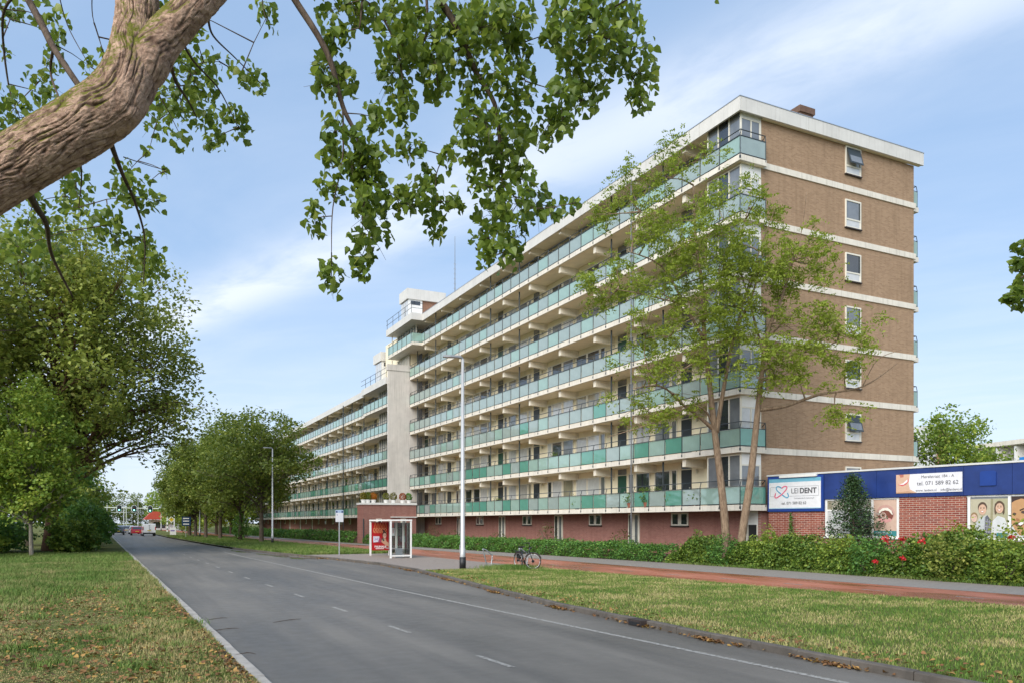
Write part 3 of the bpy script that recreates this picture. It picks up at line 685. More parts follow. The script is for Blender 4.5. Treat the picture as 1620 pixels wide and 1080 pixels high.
def spline(pts, n=8):
    o = []
    for i in range(len(pts) - 1):
        p0, p1, p2, p3 = pts[max(i-1, 0)], pts[i], pts[i+1], pts[min(i+2, len(pts)-1)]
        for k in range(n):
            t = k / n; o.append(tuple(.5 * (2*b + (c-a)*t + (2*a-5*b+4*c-d)*t*t + (3*b-a-3*c+d)*t**3) for a, b, c, d in zip(p0, p1, p2, p3)))
    return o + [pts[-1]]
TEAL, PINK, INKG, SKIN, SKIN2 = (.08, .33, .50), (.72, .12, .22), (.10, .10, .11), (.62, .40, .28), (.50, .29, .18)
s1 = thing('name_sign', 'white practice sign with heart swirl logo on a blue board above brick', 'sign', (AX0, AY0, 0), AR)
MB().box(.02, 3.06, -.10, -.064, 2.64, 4.30).build('board', m_blue2, s1, local=True)
p = Poster(s1, .11, 2.94, 2.77, 4.2, -.116, (.74, .74, .76), 'panel')
p.add([(0, .88), (1, .88), (1, 1), (0, 1)], (.16, .42, .55)); p.add([(0, 0), (1, 0), (1, .03), (0, .03)], (.40, .58, .68))
def Z6(l): return [((x - 145) / 600, 1 - (y - 110) / 358) for x, y in l]
for q in ([(165, 208), (230, 208)], [(365, 208), (722, 208)], [(722, 208), (722, 320)], [(722, 320), (390, 320)], [(165, 208), (165, 320)], [(165, 320), (215, 320)]): p.line(Z6(q), .011, (.2, .2, .22))
p.line(spline(Z6([(300, 222), (268, 203), (240, 206), (236, 232), (258, 262), (300, 297), (340, 327), (368, 336), (380, 318), (368, 278)])), .055, TEAL)
p.line(spline(Z6([(300, 222), (330, 203), (358, 206), (358, 232), (335, 262), (300, 297), (256, 327), (228, 336), (218, 318), (228, 278)])), .055, PINK)
p.text('LEI', *Z6([(410, 262)])[0], .34, INKG, 'LEFT'); p.text('DENT', *Z6([(510, 262)])[0], .34, INKG, 'LEFT', .01)
p.text('Tandheelkunde & implantologie', *Z6([(560, 346)])[0], .085, (.3, .3, .32)); p.text('tel. 071 589 82 62', *Z6([(443, 404)])[0], .185, INKG)
MB().box(.75, 2.75, -.2, -.066, 4.24, 4.34).build('light_bar', m_white, s1, local=True)
s2 = thing('address_sign', 'long white address sign with smiling mouth picture on the blue band', 'sign', (AX0, AY0, 0), AR)
p = Poster(s2, 6.48, 9.16, 3.33, 4.11, -.085, (.72, .71, .74), 'panel')
p.add([(0, 0), (.33, 0), (.22, .2), (.2, .5), (.22, 1), (0, 1)], SKIN); p.add([(.0, 0), (.3, 0), (.2, .1), (.0, .06)], SKIN2); p.add([(.05, 1), (.12, 1), (.12, .86), (.07, .84)], (.45, .16, .11))
p.add([(.03, .46), (.10, .52), (.18, .72), (.195, .80), (.2, .62), (.16, .46), (.10, .38)], (.62, .12, .13)); p.add([(.05, .47), (.11, .53), (.185, .74), (.18, .60), (.12, .46)], (.85, .84, .82))
p.text('Merelstraat 184 - A', .64, .82, .165, INKG); p.text('tel. 071 589 82 62', .64, .48, .225, INKG); p.text('www. leident.nl    info@leident.nl', .655, .12, .135, INKG)
# window pictures on the practice glass
p = Poster(ann, 5.42, 6.44, 1.54, 3.08, .028, (.60, .42, .33), 'window_picture')
p.add(ell(.52, .62, .40, .24), (.55, .33, .28)); p.add(ell(.52, .58, .34, .19), (.20, .07, .05)); p.add([(.2, .56), (.24, .70), (.4, .77), (.6, .78), (.78, .70), (.84, .58), (.78, .60), (.66, .69), (.5, .71), (.34, .68)], (.80, .76, .66))
p.add(ell(.5, .44, .28, .07), (.66, .33, .31)); p.add(ell(.42, .56, .13, .09), (.62, .48, .42)); p.add(ell(.43, .57, .09, .06), (.30, .16, .12)); p.line([(.0, .66), (.36, .56)], .02, (.45, .44, .42)); p.add([(.0, 0), (1, 0), (1, .14), (0, .14)], (.05, .24, .25)); p.text('IMPLANTAAT', .45, .08, .12, (.7, .75, .75))
def face(p, cx, cz, r, skin, hair, hairstyle=0):
    if hairstyle:
        for sx in (-.95, .95): p.add(ell(cx + sx * r, cz - r * .3, r * .28, r * 1.3), hair)
    p.add(ell(cx, cz + r * .35, r * 1.08, r * 1.22), hair); p.add(ell(cx, cz - .02, r * .92, r * 1.2), skin)
    for sx in (-.36, .36): p.add(ell(cx + sx * r, cz + r * .12, r * .16, r * .09), (.12, .08, .06)); p.line([(cx + (sx - .2) * r, cz + r * .36), (cx + (sx + .2) * r, cz + r * .38)], .012, dim(hair, .8))
    p.add([(cx - r * .08, cz - r * .1), (cx + r * .1, cz - r * .1), (cx + r * .14, cz - r * .32), (cx - r * .12, cz - r * .32)], dim(skin, .82))
    p.add(ell(cx, cz - r * .48, r * .42, r * .26, 16, 180, 360), (.86, .80, .76)); p.line(spline([(cx - r * .44, cz - r * .44), (cx, cz - r * .78), (cx + r * .44, cz - r * .44)], 5), .014, (.45, .16, .13))
p = Poster(ann, 9.42, 10.76, 1.54, 3.02, .028, (.46, .42, .30), 'window_picture')
p.add([(.55, 1), (.62, 1), (.6, .3), (.54, .3)], (.30, .27, .16)); p.add([(.64, 1), (1, 1), (1, .35), (.7, .35)], (.40, .38, .24))
p.add([(.12, .0), (.55, .0), (.56, .42), (.45, .58), (.26, .50), (.14, .36)], (.48, .50, .50)); p.add([(.37, .05), (.56, .05), (.56, .44), (.46, .58), (.39, .52)], (.12, .12, .14))
for i in range(3): p.line([(.38 + .06 * i, .06), (.40 + .06 * i, .52 - .04 * i)], .02, (.36, .36, .38)); p.line([(.37, .16 + .13 * i), (.56, .13 + .13 * i)], .02, (.36, .36, .38))
p.add([(.56, .0), (1, .0), (1, .30), (.92, .50), (.74, .56), (.60, .42)], (.60, .61, .60))
face(p, .33, .74, .115, SKIN, (.09, .055, .035)); face(p, .79, .77, .11, SKIN, (.10, .06, .035), 1); face(p, .11, .52, .085, (.66, .46, .36), (.28, .18, .09))
p.add([(.72, 0), (1, 0), (1, .12), (.72, .12)], (.05, .22, .24))
p = Poster(ann, 10.89, 11.44, 1.54, 3.08, .028, (.50, .28, .13), 'window_picture')
p.add([(0, 1), (1, 1), (1, .92), (.6, .95), (.2, .90), (0, .85)], (.05, .03, .025)); p.line(spline([(.5, .66), (.75, .70), (1, .72)], 5), .05, (.05, .03, .02)); p.add(ell(.78, .62, .2, .035), (.08, .05, .04)); p.add(ell(.18, .58, .12, .03), (.08, .05, .04))
p.add([(.25, .42), (.5, .40), (.5, .46), (.3, .48)], (.34, .16, .07)); p.add([(.1, .36), (.5, .38), (.95, .45), (.95, .40), (.6, .27), (.3, .28)], (.16, .07, .05)); p.add([(.35, .34), (.92, .43), (.85, .36), (.55, .30)], (.86, .82, .78)); p.add([(0, .0), (1, .0), (1, .1), (.5, .05), (.2, .2), (0, .34)], (.60, .60, .60))

# ------------------------------------------------------------------ street furniture
m_lamp = M('grey_lamp_column', (.50, .50, .50), .4, .06, 3, 0, 1, .3)
m_lamph = M('lamp_head', (.20, .21, .22), .4, .08, 4)
def lamp(x, y, h, label, ang, group=None, r=.085):
    t = thing('street_lamp', label, 'street lamp', (x, y, .1), 0, group)
    MB().tube([(x, y, .1), (x, y, 1.0), (x, y, 1.02), (x, y, h)], [r * 1.25, r * 1.2, r, r * .62], 14).build('column', m_lamp, t, True)
    MB().tube([(x, y, .1), (x, y, .62)], r * 1.42, 14).build('base_collar', m_black, t, True)
    MB().box(x - r * 1.24, x + .0, y - .05, y + .05, .8, 1.15).build('hatch', m_lamp, t)
    c, s = math.cos(ang), math.sin(ang)
    def Q(u, v, z): return (x + u * c - v * s, y + u * s + v * c, h + z)
    MB().tube([Q(0, 0, -.03), Q(.05, 0, .06), Q(.2, 0, .08)], [r * .6, r * .55, r * .5], 10).build('spigot', m_lamph, t)
    mb = MB(); a = [(.08, -.09), (.55, -.15), (.85, -.10), (.85, .10), (.55, .15), (.08, .09)]
    mb.v = [Q(u, v, .05) for u, v in a] + [Q(u * .98 + .01, v * .75, .14) for u, v in a]; n = 6
    mb.f = [tuple(range(n)), tuple(reversed(range(n, 2*n)))] + [(i, n+i, n+(i+1) % n, (i+1) % n) for i in range(n)]
    mb.build('lamp_head', m_lamph, t)
    mb = MB(); mb.face([Q(u * .8 + .12, v * .7, .047) for u, v in a]); mb.build('lens', m_white, t)
    return t
lamp(13.26, 31.4, 9.15, 'tall grey street lamp beside the two bicycle stands', R(165), r=.1)
lamp(13.0, 77.1, 9.1, 'tall grey street lamp beside the first roadside lime tree', R(175))
for (x, y, l) in ((9.9, 116.5, 'tall grey street lamp among the roadside lime trunks'), (8.6, 150, 'tall grey street lamp beside the diamond priority sign'), (9.3, 215, 'tall grey street lamp beyond the signal gantry post'), (-2.9, 232, 'tall grey street lamp at the far left of the crossing'), (5.0, 262, 'tall grey street lamp at the far side of the crossing'), (1.0, 225, 'tall grey street lamp on the crossing island')):
    lamp(x, y, 9.2, l, R(170))
# bus shelter
sh = thing('bus_shelter', 'white framed glass bus shelter with a red advert in its end', 'bus shelter', (14.2, 44.6, .106))
X0, X1, Y0, Y1, ZT = 13.62, 14.80, 42.6, 46.6, 2.2
fr = MB()
for (x, y) in ((X0, Y0), (X1, Y0), (X0, Y1), (X1, Y1), (X1, 43.9), (X1, 45.2)): MB().box(x - .045, x + .045, y - .045, y + .045, .1, ZT).build('post', m_white, sh)
fr.box(X0 + .046, X1 - .046, Y0 - .03, Y0 + .03, .2, .28); fr.build('low_rail', m_white, sh)
MB().box(X0 - .06, X1 + .06, Y0 - .06, Y1 + .06, ZT + .001, ZT + .085).build('roof', m_white, sh)
for (a, b) in ((Y0 + .05, 43.85), (43.95, 45.15), (45.25, Y1 - .05)): MB().box(X1 - .008, X1 + .008, a, b, .3, ZT - .1).build('pane', m_shelter_glass, sh)
MB().box(X0 + .05, X1 - .05, Y0 - .008, Y0 + .008, .285, ZT - .06).build('pane', m_shelter_glass, sh)
MB().box(14.35, 14.7, 43.4, 45.9, .55, .60).build('bench_seat', m_metal, sh); MB().box(14.5, 14.65, 43.6, 43.7, .1, .549).box(14.5, 14.65, 45.6, 45.7, .1, .549).build('bench_leg', m_metal, sh)
MB().box(14.0, 14.4, Y0 + .3, Y0 + .42, .11, .66).build('waste_bin', m_metal, sh)
ad = Poster(sh, 13.68 - 14.2, 14.75 - 14.2, .32, 2.03, Y1 - .07 - 44.6, (.42, .008, .012), 'advert_case')
for q in range(5): ad.line(spline([(.16 + .15 * q, .80), (.20 + .15 * q, .97), (.27 + .15 * q, .82), (.22 + .15 * q, .80)], 4), .03, (.62, .22, .07)); ad.line(spline([(.10 + .16 * q, .64), (.12 + .16 * q, .78), (.22 + .16 * q, .74), (.15 + .16 * q, .64), (.24 + .16 * q, .62)], 4), .035, (.75, .36, .16))
ad.add([(.60, .42), (.82, .42), (.86, .32), (1, .26), (1, .12), (.8, .18), (.55, .30)], (.62, .36, .24)); ad.add(ell(.74, .56, .12, .115), (.06, .03, .025)); ad.add(ell(.70, .69, .05, .04), (.05, .03, .03)); ad.add(ell(.75, .52, .10, .095), (.66, .42, .33))
ad.add(ell(.71, .53, .015, .01), (.05, .03, .03)); ad.add(ell(.80, .53, .015, .01), (.05, .03, .03)); ad.line(spline([(.71, .47), (.76, .45), (.81, .475)], 4), .02, (.85, .75, .7)); ad.add([(.58, .42), (.66, .44), (.74, .34), (.66, .32)], (.04, .07, .06))
ad.add([(.08, .28), (.44, .30), (.44, .50), (.08, .50)], (.66, .62, .70)); ad.line([(.14, .36), (.38, .42)], .05, (.45, .25, .45)); ad.line([(.14, .45), (.38, .35)], .04, (.35, .40, .60)); ad.add([(.36, .28), (.56, .28), (.52, .44), (.44, .46)], (.36, .05, .12))
ad.text('BAUHAUS', .5, .125, .165, (.82, .74, .72), 'CENTER', .008); ad.add([(.22, .045), (.72, .045), (.72, .075), (.22, .075)], (.8, .62, .6))
tt = Poster(sh, 14.42 - 14.2, 14.72 - 14.2, 1.2, 2.0, 45.2 - 44.6, (.08, .09, .10), 'timetable_case'); tt.add([(.1, .03), (.9, .03), (.9, .6), (.1, .6)], (.66, .66, .68)); tt.add([(.2, .64), (.8, .64), (.8, .97), (.3, .97)], (.5, .06, .05)); tt.add([(.5, .2), (.7, .2), (.7, .55), (.5, .55)], (.5, .25, .25))
# bus stop flag
bs = thing('bus_stop_sign', 'white bus stop sign with blue heading on a thin grey pole', 'sign', (12.12, 48.2, .1))
MB().tube([(12.12, 48.2, .1), (12.12, 48.2, 2.25)], .04, 10).build('pole', m_metal, bs)
p = Poster(bs, -.24, .24, 2.05, 2.78, -.05, (.66, .66, .68), 'panel'); p.add([(0, .76), (1, .76), (1, 1), (0, 1)], (.40, .50, .64)); p.add([(.06, .77), (.25, .77), (.25, .93), (.06, .93)], (.012, .03, .13)); p.add([(.75, .77), (.95, .77), (.95, .93), (.75, .93)], (.012, .03, .13)); p.line([(.35, .85), (.65, .85)], .03, (.2, .28, .42)); p.add([(.1, .62), (.3, .62), (.2, .54)], (.05, .07, .15))
# bicycle stands
def stand(x, y, label):
    t = thing('bicycle_stand', label, 'bicycle stand', (x, y, .106))
    MB().tube(spline([(x + .03, y, .1), (x - .06, y, .45), (x - .17, y, .87), (x - .2, y, .93)], 4), .028, 10).build('front_leg', m_metal, t, True)
    MB().tube(spline([(x - .2, y, .93), (x - .05, y, .90), (x + .12, y, .78), (x + .27, y, .64)], 4), .028, 10).build('lean_bar', m_metal, t, True)
    MB().tube(spline([(x + .27, y, .64), (x + .25, y, .4), (x + .18, y, .1)], 4), .028, 10).build('rear_leg', m_metal, t, True)
stand(14.56, 31.75, 'bent steel bicycle stand standing empty by the lamp post'); stand(16.25, 31.55, 'bent steel bicycle stand with the black bicycle against it')
# bicycle, along local +x = forward
bk = thing('bicycle', 'black city bicycle with brown tyres parked at a steel stand', 'bicycle', (15.66, 30.2, .106), math.atan2(-.997, .095))
m_tyre = M('brown_tyre', (.07, .045, .035), .8, .1, 5); m_bikef = M('black_frame', (.02, .03, .035), .35, .1, 5)
STEER = R(48)
def B(n, mb, m, sm=True, par=None, steer=False):
    if steer: mb.v = [(.42 + (x - .42) * math.cos(STEER) - y * math.sin(STEER), (x - .42) * math.sin(STEER) + y * math.cos(STEER), z) for x, y, z in mb.v]
    return mb.build(n, m, par or bk, sm, local=True)
for xx in (-.54, .54):
    fs = xx > 0; w = B('wheel', MB().torus((xx, 0, .35), .30, .013, 'y', 30, 6), m_metal, True, None, fs); B('tyre', MB().torus((xx, 0, .35), .335, .022, 'y', 32, 8), m_tyre, True, w, fs)
    sp = MB()
    for k in range(14):
        a = 2 * math.pi * k / 14; sp.tube([(xx, 0, .35), (xx + .3 * math.cos(a), 0, .35 + .3 * math.sin(a))], .002, 3)
    B('spokes', sp, m_metal, False, w, fs); B('hub', MB().disc((xx, 0, .35), .06 if xx > 0 else .05, 'y', .1), m_black, True, w, fs)
    B('mudguard', MB().torus((xx, 0, .35), .375, .02, 'y', 16, 6, R(20 if xx > 0 else 10), R(150)), m_black, True, None, fs)
fm = MB(); bb, st, hd, ft = (-.08, 0, .30), (-.24, 0, .82), (.36, 0, .86), (.54, 0, .35)
fm.tube([bb, st], .02, 8).tube([bb, (.34, 0, .74)], .028, 8).tube([(-.2, 0, .66), (.37, 0, .80)], .02, 8).tube([(.33, 0, .66), (.38, 0, .95)], .024, 8)
for s in (-.05, .05): fm.tube([(-.54, s, .35), (-.08, s * .6, .30)], .012, 6).tube([(-.54, s, .35), (-.21, s * .4, .70)], .012, 6)
B('frame', fm, m_bikef); B('fork', MB().tube([(.40, -.05, .72), (.54, -.05, .35)], .014, 6).tube([(.40, .05, .72), (.54, .05, .35)], .014, 6), m_bikef, True, None, True)
B('saddle', MB().prism([(-.40, .96), (-.12, .98), (-.10, .94), (-.3, .90), (-.42, .92)], 'y', -.08, .08), m_black, False); B('seat_post', MB().tube([st, (-.27, 0, .92)], .016, 8), m_metal)
B('handlebar', MB().tube([(.38, 0, .95), (.39, 0, 1.10)], .016, 8).tube(spline([(.18, -.30, 1.10), (.30, -.28, 1.14), (.40, -.1, 1.10), (.40, .1, 1.10), (.30, .28, 1.14), (.18, .30, 1.10)], 4), .014, 8), m_black, True, None, True); B('headlight', MB().blob((.46, 0, .92), .05, .04, .04), m_black, True, None, True)
B('crankset', MB().disc((-.08, .05, .30), .09, 'y', .02).tube([(-.08, .07, .30), (.06, .07, .20)], .012, 6).box(.02, .1, .07, .16, .18, .21).tube([(-.08, -.07, .30), (-.22, -.07, .40)], .012, 6), m_black, False)
B('carrier', MB().tube([(-.26, .06, .76), (-.82, .06, .76), (-.82, -.06, .76), (-.26, -.06, .76)], .01, 6).tube([(-.54, .06, .35), (-.6, .06, .76)], .008, 6).tube([(-.54, -.06, .35), (-.6, -.06, .76)], .008, 6), m_black)
B('pannier', MB().box(-.78, -.44, .07, .19, .42, .74), m_black, False); B('kickstand', MB().tube([(-.15, .05, .28), (-.28, .18, .01)], .01, 6), m_black)
# ------------------------------------------------------------------ vegetation
def orient(N, rs, up=.5):
    n = rs.normal(size=(N, 3)); n[:, 2] = np.abs(n[:, 2]) + up; n /= np.linalg.norm(n, axis=1, keepdims=True)
    t = rs.normal(size=(N, 3)); t -= (t * n).sum(1, keepdims=True) * n; t /= np.linalg.norm(t, axis=1, keepdims=True)
    return n, t, np.cross(n, t)
LEAF4 = (np.array([(-.5, 0, 0), (.05, .34, .09), (.55, 0, -.05), (.05, -.34, .09)]), np.array([(0, 1, 2), (0, 2, 3)]))
LEAF6 = (np.array([(-.42, 0, 0), (-.28, .42, .10), (.12, .40, .12), (.62, 0, -.10), (.12, -.40, .12), (-.28, -.42, .10)]), np.array([(0, 1, 2, 3), (0, 3, 4, 5)]))
LEAFR = (np.array([(-.5, 0, 0), (.0, .21, .05), (.5, 0, -.04), (.0, -.21, .05)]), np.array([(0, 1, 2), (0, 2, 3)]))
LEAFN = (np.array([(-.5, 0, 0), (.0, .17, .04), (.5, 0, -.04), (.0, -.17, .04)]), np.array([(0, 1, 2), (0, 2, 3)]))
def leaf_np(P, size, rs, shape=LEAF4, up=.5, droop=0, jit=.3):
    N = len(P); n, t, s = orient(N, rs, up)
    if droop:
        t = t + np.array([0, 0, -droop]); t /= np.linalg.norm(t, axis=1, keepdims=True)
        n = n - (n * t).sum(1, keepdims=True) * t; n /= np.linalg.norm(n, axis=1, keepdims=True); s = np.cross(n, t)
    sz = size * (1 + rs.uniform(-jit, jit, N))[:, None, None]
    q, f = shape
    V = P[:, None, :] + sz * (q[None, :, 0:1] * t[:, None, :] + q[None, :, 1:2] * s[:, None, :] + q[None, :, 2:3] * n[:, None, :])
    F = f[None] + (np.arange(N) * len(q))[:, None, None]
    return V.reshape(-1, 3), F.reshape(-1, f.shape[1])
G = lambda *a: list(a)
m_lf_lime = leafmat('lime_leaves', [(.0, (.07, .115, .02)), (.45, (.15, .205, .036)), (.8, (.26, .31, .06)), (.93, (.40, .39, .08)), (1, (.58, .40, .07))], .40, .5, .35, 1.0)
m_lf_big = leafmat('maple_leaves', [(.0, (.10, .135, .025)), (.45, (.21, .26, .05)), (.8, (.34, .37, .08)), (.93, (.48, .43, .11)), (1, (.60, .40, .10))], .42, .5, .35, 1.15)
m_lf_young = leafmat('young_tree_leaves', [(.0, (.07, .12, .018)), (.5, (.14, .21, .032)), (.85, (.24, .28, .045)), (1, (.38, .31, .06))], .42, .5, .35, 1.6)
m_lf_shrub = leafmat('shrub_leaves', [(.0, (.014, .036, .010)), (.5, (.030, .072, .016)), (.85, (.065, .12, .022)), (1, (.12, .16, .03))], .36, .5, .35, 3.2)
m_lf_pop = leafmat('poplar_leaves', [(.0, (.035, .062, .010)), (.45, (.078, .122, .018)), (.82, (.15, .195, .032)), (.95, (.25, .25, .045)), (1, (.42, .27, .04))], .5, .4, .5, 1.75)
m_lf_rob = leafmat('robinia_leaves', [(.0, (.10, .15, .016)), (.5, (.185, .235, .028)), (.85, (.25, .305, .04)), (1, (.34, .34, .05))], .45, .5, .35, 1.4)
m_lf_hedge = leafmat('hedge_leaves', [(.0, (.03, .06, .012)), (.4, (.075, .14, .022)), (.75, (.16, .235, .036)), (1, (.30, .32, .06))], .25, .5, .35, 1.25)
m_lf_conif = leafmat('holly_leaves', [(.0, (.012, .028, .010)), (.6, (.028, .060, .020)), (1, (.07, .11, .04))], .08, .35)
m_bark = barkmat('grey_brown_bark', (.060, .045, .034), (.17, .135, .10)); m_bark_r = barkmat('robinia_bark', (.13, .085, .055), (.30, .22, .15), 12, .25)
m_bark_ivy = barkmat('reddish_bark', (.10, .055, .035), (.22, .13, .085))
m_twig = barkmat('twig_bark', (.055, .040, .030), (.13, .095, .07), 20, .3)
def curve(a, b, rg, bow=.15, n=5):
    a, b = Vector(a), Vector(b); d = b - a; l = d.length; off = Vector((rg.uniform(-1, 1), rg.uniform(-1, 1), rg.uniform(.2, 1))) * l * bow
    return [a + d * t + off * math.sin(math.pi * t) + Vector((rg.uniform(-1, 1), rg.uniform(-1, 1), rg.uniform(-1, 1))) * l * .025 * (0 < t < 1) for t in [i / n for i in range(n + 1)]]
def leaf_cloud(centres, radii, counts, rs, flat=.75):
    out = []
    for c, r, k in zip(centres, radii, counts):
        p = rs.normal(size=(k, 3)); p /= np.maximum(np.linalg.norm(p, axis=1, keepdims=True), 1e-6); p *= (rs.uniform(.15, 1.0, (k, 1)) ** .5) * r; p[:, 2] *= flat
        out.append(p + np.array(c))
    return np.concatenate(out)
def tree(label, base, crown, rad, trunk_r, n_clump, per, size, mat, seed, clump=.28, bark=None, group=None, name='tree', cat='tree', lean=(0, 0), low=.0, shape=LEAF4, trunk_top=None, extra=()):
    rg, rs = random.Random(seed), np.random.RandomState(seed)
    t = thing(name, label, cat, base, 0, group); bark = bark or m_bark
    cx, cy, cz = crown; rx, ry, rz = rad; top = trunk_top or cz + rz * .55
    tp = [Vector((base[0] + (cx - base[0]) * (u ** 1.3) + lean[0] * math.sin(math.pi * u), base[1] + (cy - base[1]) * (u ** 1.3) + lean[1] * math.sin(math.pi * u), base[2] + (top - base[2]) * u)) for u in [i / 8 for i in range(9)]]
    wood = MB().tube([tp[0] - Vector((0, 0, .15))] + tp, [trunk_r * 1.35] + [trunk_r * (1.12 - .95 * (i / 8) ** .9) for i in range(9)], 10)
    C, Rr, K = [], [], []
    ph = [rg.uniform(0, 6.28) for _ in range(6)]
    for i in range(n_clump + len(extra)):
        th, cp = rg.uniform(0, 2 * math.pi), rg.uniform(-1, 1); sp = math.sqrt(1 - cp * cp)
        bumpy = 1 + .16 * math.sin(3 * th + ph[0]) * sp + .12 * math.sin(5 * th + ph[1] + 4 * cp) + .10 * math.sin(7 * cp + ph[2])
        u = (.30 + .70 * rg.random() ** .55) * bumpy
        p = Vector((cx + rx * u * sp * math.cos(th), cy + ry * u * sp * math.sin(th), cz + rz * u * cp))
        if p.z < low: p.z = low + rg.uniform(0, .6)
        if i >= n_clump: p = Vector(extra[i - n_clump])
        C.append(p); r = clump * min(rx, rz) * rg.uniform(.6, 1.3); Rr.append(r); K.append(max(6, int(per * rg.uniform(.7, 1.3))))
        if i % 2 == 0:
            f = min(.97, max(.22, (p.z - base[2]) / (top - base[2]) * .72 + rg.uniform(-.12, .05))); k = f * 8; j = int(k); a = tp[j].lerp(tp[min(j + 1, 8)], k - j)
            r0 = trunk_r * (1.0 - .85 * f) * .42; cv = curve(a, p, rg, .10); wood.tube(cv, [r0 * (1 - .8 * i_ / 5) + .006 for i_ in range(6)], 5, False)
            for _ in range(2):
                q = p + Vector((rg.uniform(-1, 1), rg.uniform(-1, 1), rg.uniform(-.6, .6))) * r * .7; wood.tube([cv[3], (cv[4] + q) / 2, q], [r0 * .3 + .004, r0 * .16 + .004, .005], 5, False)
    wood.build('trunk', bark, t, True)
    P = leaf_cloud([tuple(c) for c in C], Rr, K, rs); P -= np.array(base)
    V, F = leaf_np(P, size, rs, shape, .35)
    link('crown', np_mesh('crown', V, F, mat), t)
    return t
def shrub(label, base, rad, n, size, mat, seed, name='shrub', cat='shrub', group=None, bump=.25, shape=LEAF4, stems=7):
    rg, rs = random.Random(seed), np.random.RandomState(seed); rx, ry, rz = rad
    t = thing(name, label, cat, base, 0, group); w = MB()
    for i in range(stems):
        a = rg.uniform(0, 6.28); e = (rx * .75 * math.cos(a), ry * .75 * math.sin(a), rz * rg.uniform(.7, 1.5)); w.tube(curve((rg.uniform(-.1, .1), rg.uniform(-.1, .1), 0), e, rg, .1, 4), [.035, .028, .02, .014, .007], 5, False)
    w.build('stems', m_bark, t, local=True)
    p = rs.normal(size=(n, 3)); p /= np.linalg.norm(p, axis=1, keepdims=True); u = rs.uniform(.45, 1.0, (n, 1)) ** .45
    lump = 1 + bump * (np.sin(5 * p[:, 0:1] + seed) * np.cos(4 * p[:, 1:2] + 2 * seed) + .6 * np.sin(9 * p[:, 2:3] + 3 * p[:, 0:1] * 3))
    P = p * u * lump * np.array([rx, ry, rz]) + np.array([0, 0, rz * .95]); P[:, 2] = np.abs(P[:, 2])
    V, F = leaf_np(P, size, rs, shape, .3); link('foliage', np_mesh('foliage', V, F, mat), t); return t

# --- left side of the road
tree('huge spreading maple on the left verge overhanging the road with a reddish leaning trunk', (-4.75, 67.5, .03), (-3.0, 65.5, 14.6), (7.9, 8.0, 9.0), .42, 330, 130, .30, m_lf_big, 21, .21, m_bark_ivy, low=6.0, lean=(.5, 0), extra=[at(x, y, 61 + (x % 7) * .5) for x, y in ((250, 690), (230, 655), (262, 660), (275, 610), (288, 585), (205, 690), (243, 715), (185, 690), (255, 640), (215, 670), (272, 570), (240, 600), (225, 630), (170, 660), (195, 650))])
tree('tall dense tree behind the huge maple, away from the road', (-13, 61, .03), (-12.5, 60, 12.5), (7.5, 7.5, 10.5), .4, 150, 130, .36, m_lf_big, 22, .28)
tree('young yellow green tree with a thin pale trunk on the left grass', (-4.85, 56.6, .03), (-5.1, 56.2, 6.2), (3.0, 3.0, 4.6), .12, 170, 95, .22, m_lf_young, 23, .26, barkmat('pale_bark', (.16, .14, .11), (.30, .27, .22)), low=2.4)
left = [(-7.5, 84, 11.5, 4.6), (-6.2, 97, 11, 4.4), (-6.6, 110, 11, 4.6), (-6.8, 124, 10.5, 4.4), (-7.6, 140, 10, 4.4), (-8.4, 158, 10, 4.2), (-9.5, 214, 11, 5.0), (-12, 240, 12, 6)]
lab = ['broad roadside tree just behind the huge maple on the left', 'second roadside tree behind the huge maple on the left', 'third roadside tree behind the huge maple on the left', 'fourth roadside tree behind the huge maple on the left', 'fifth roadside tree behind the huge maple on the left', 'sixth roadside tree behind the huge maple, before the crossing', 'dark tree on the far left corner of the crossing', 'tall dark tree beyond the far left corner of the crossing']
for i, (x, y, h, r) in enumerate(left): tree(lab[i], (x, y, .03), (x, y, h * .55), (r, r, h * .47), .2, 75, 75, .40, m_lf_big if i % 2 else m_lf_shrub, 30 + i, .32, low=.8, group='roadside trees on the left')
bush = [(-9.6, 54.5, 2.6, 1.7), (-9.0, 60.5, 2.2, 1.6), (-2.9, 64.5, 1.6, 2.2), (-2.3, 71, 1.8, 3.4), (-8.4, 66, 2.6, 2.4), (-2.6, 78, 1.9, 4.0), (-3.0, 86, 2.1, 4.2), (-3.4, 95, 2.2, 4.2), (-3.7, 106, 2.4, 4.0), (-4.2, 118, 2.6, 2.8), (-4.6, 132, 2.6, 2.8), (-12.5, 55, 3.0, 2.2), (-5.4, 148, 2.6, 2.6)]
ordn = ['first', 'second', 'third', 'fourth', 'fifth', 'sixth']
bl = ['low shrub at the open end of the left undergrowth', 'dark shrub behind the young pale trunk', 'bushy shrub beside the reddish leaning trunk', 'shrub on the kerb side of the reddish leaning trunk', 'tall dark shrub between the young tree and the leaning trunk', 'roadside shrub just past the leaning trunk'] + ['roadside shrub along the left kerb, %s past the one by the leaning trunk' % q for q in ordn[:5]] + ['low shrub under the tall dense tree', 'last roadside shrub along the left kerb before the crossing']
for i, (x, y, r, h) in enumerate(bush): shrub(bl[i], (x, y, .03), (r, r * 1.5, h * .55), 5200, .25, (m_lf_hedge if i in (0, 2, 5, 8, 11) else m_lf_young if i in (1, 6) else m_lf_shrub), 50 + i, group='shrubs under the left trees')
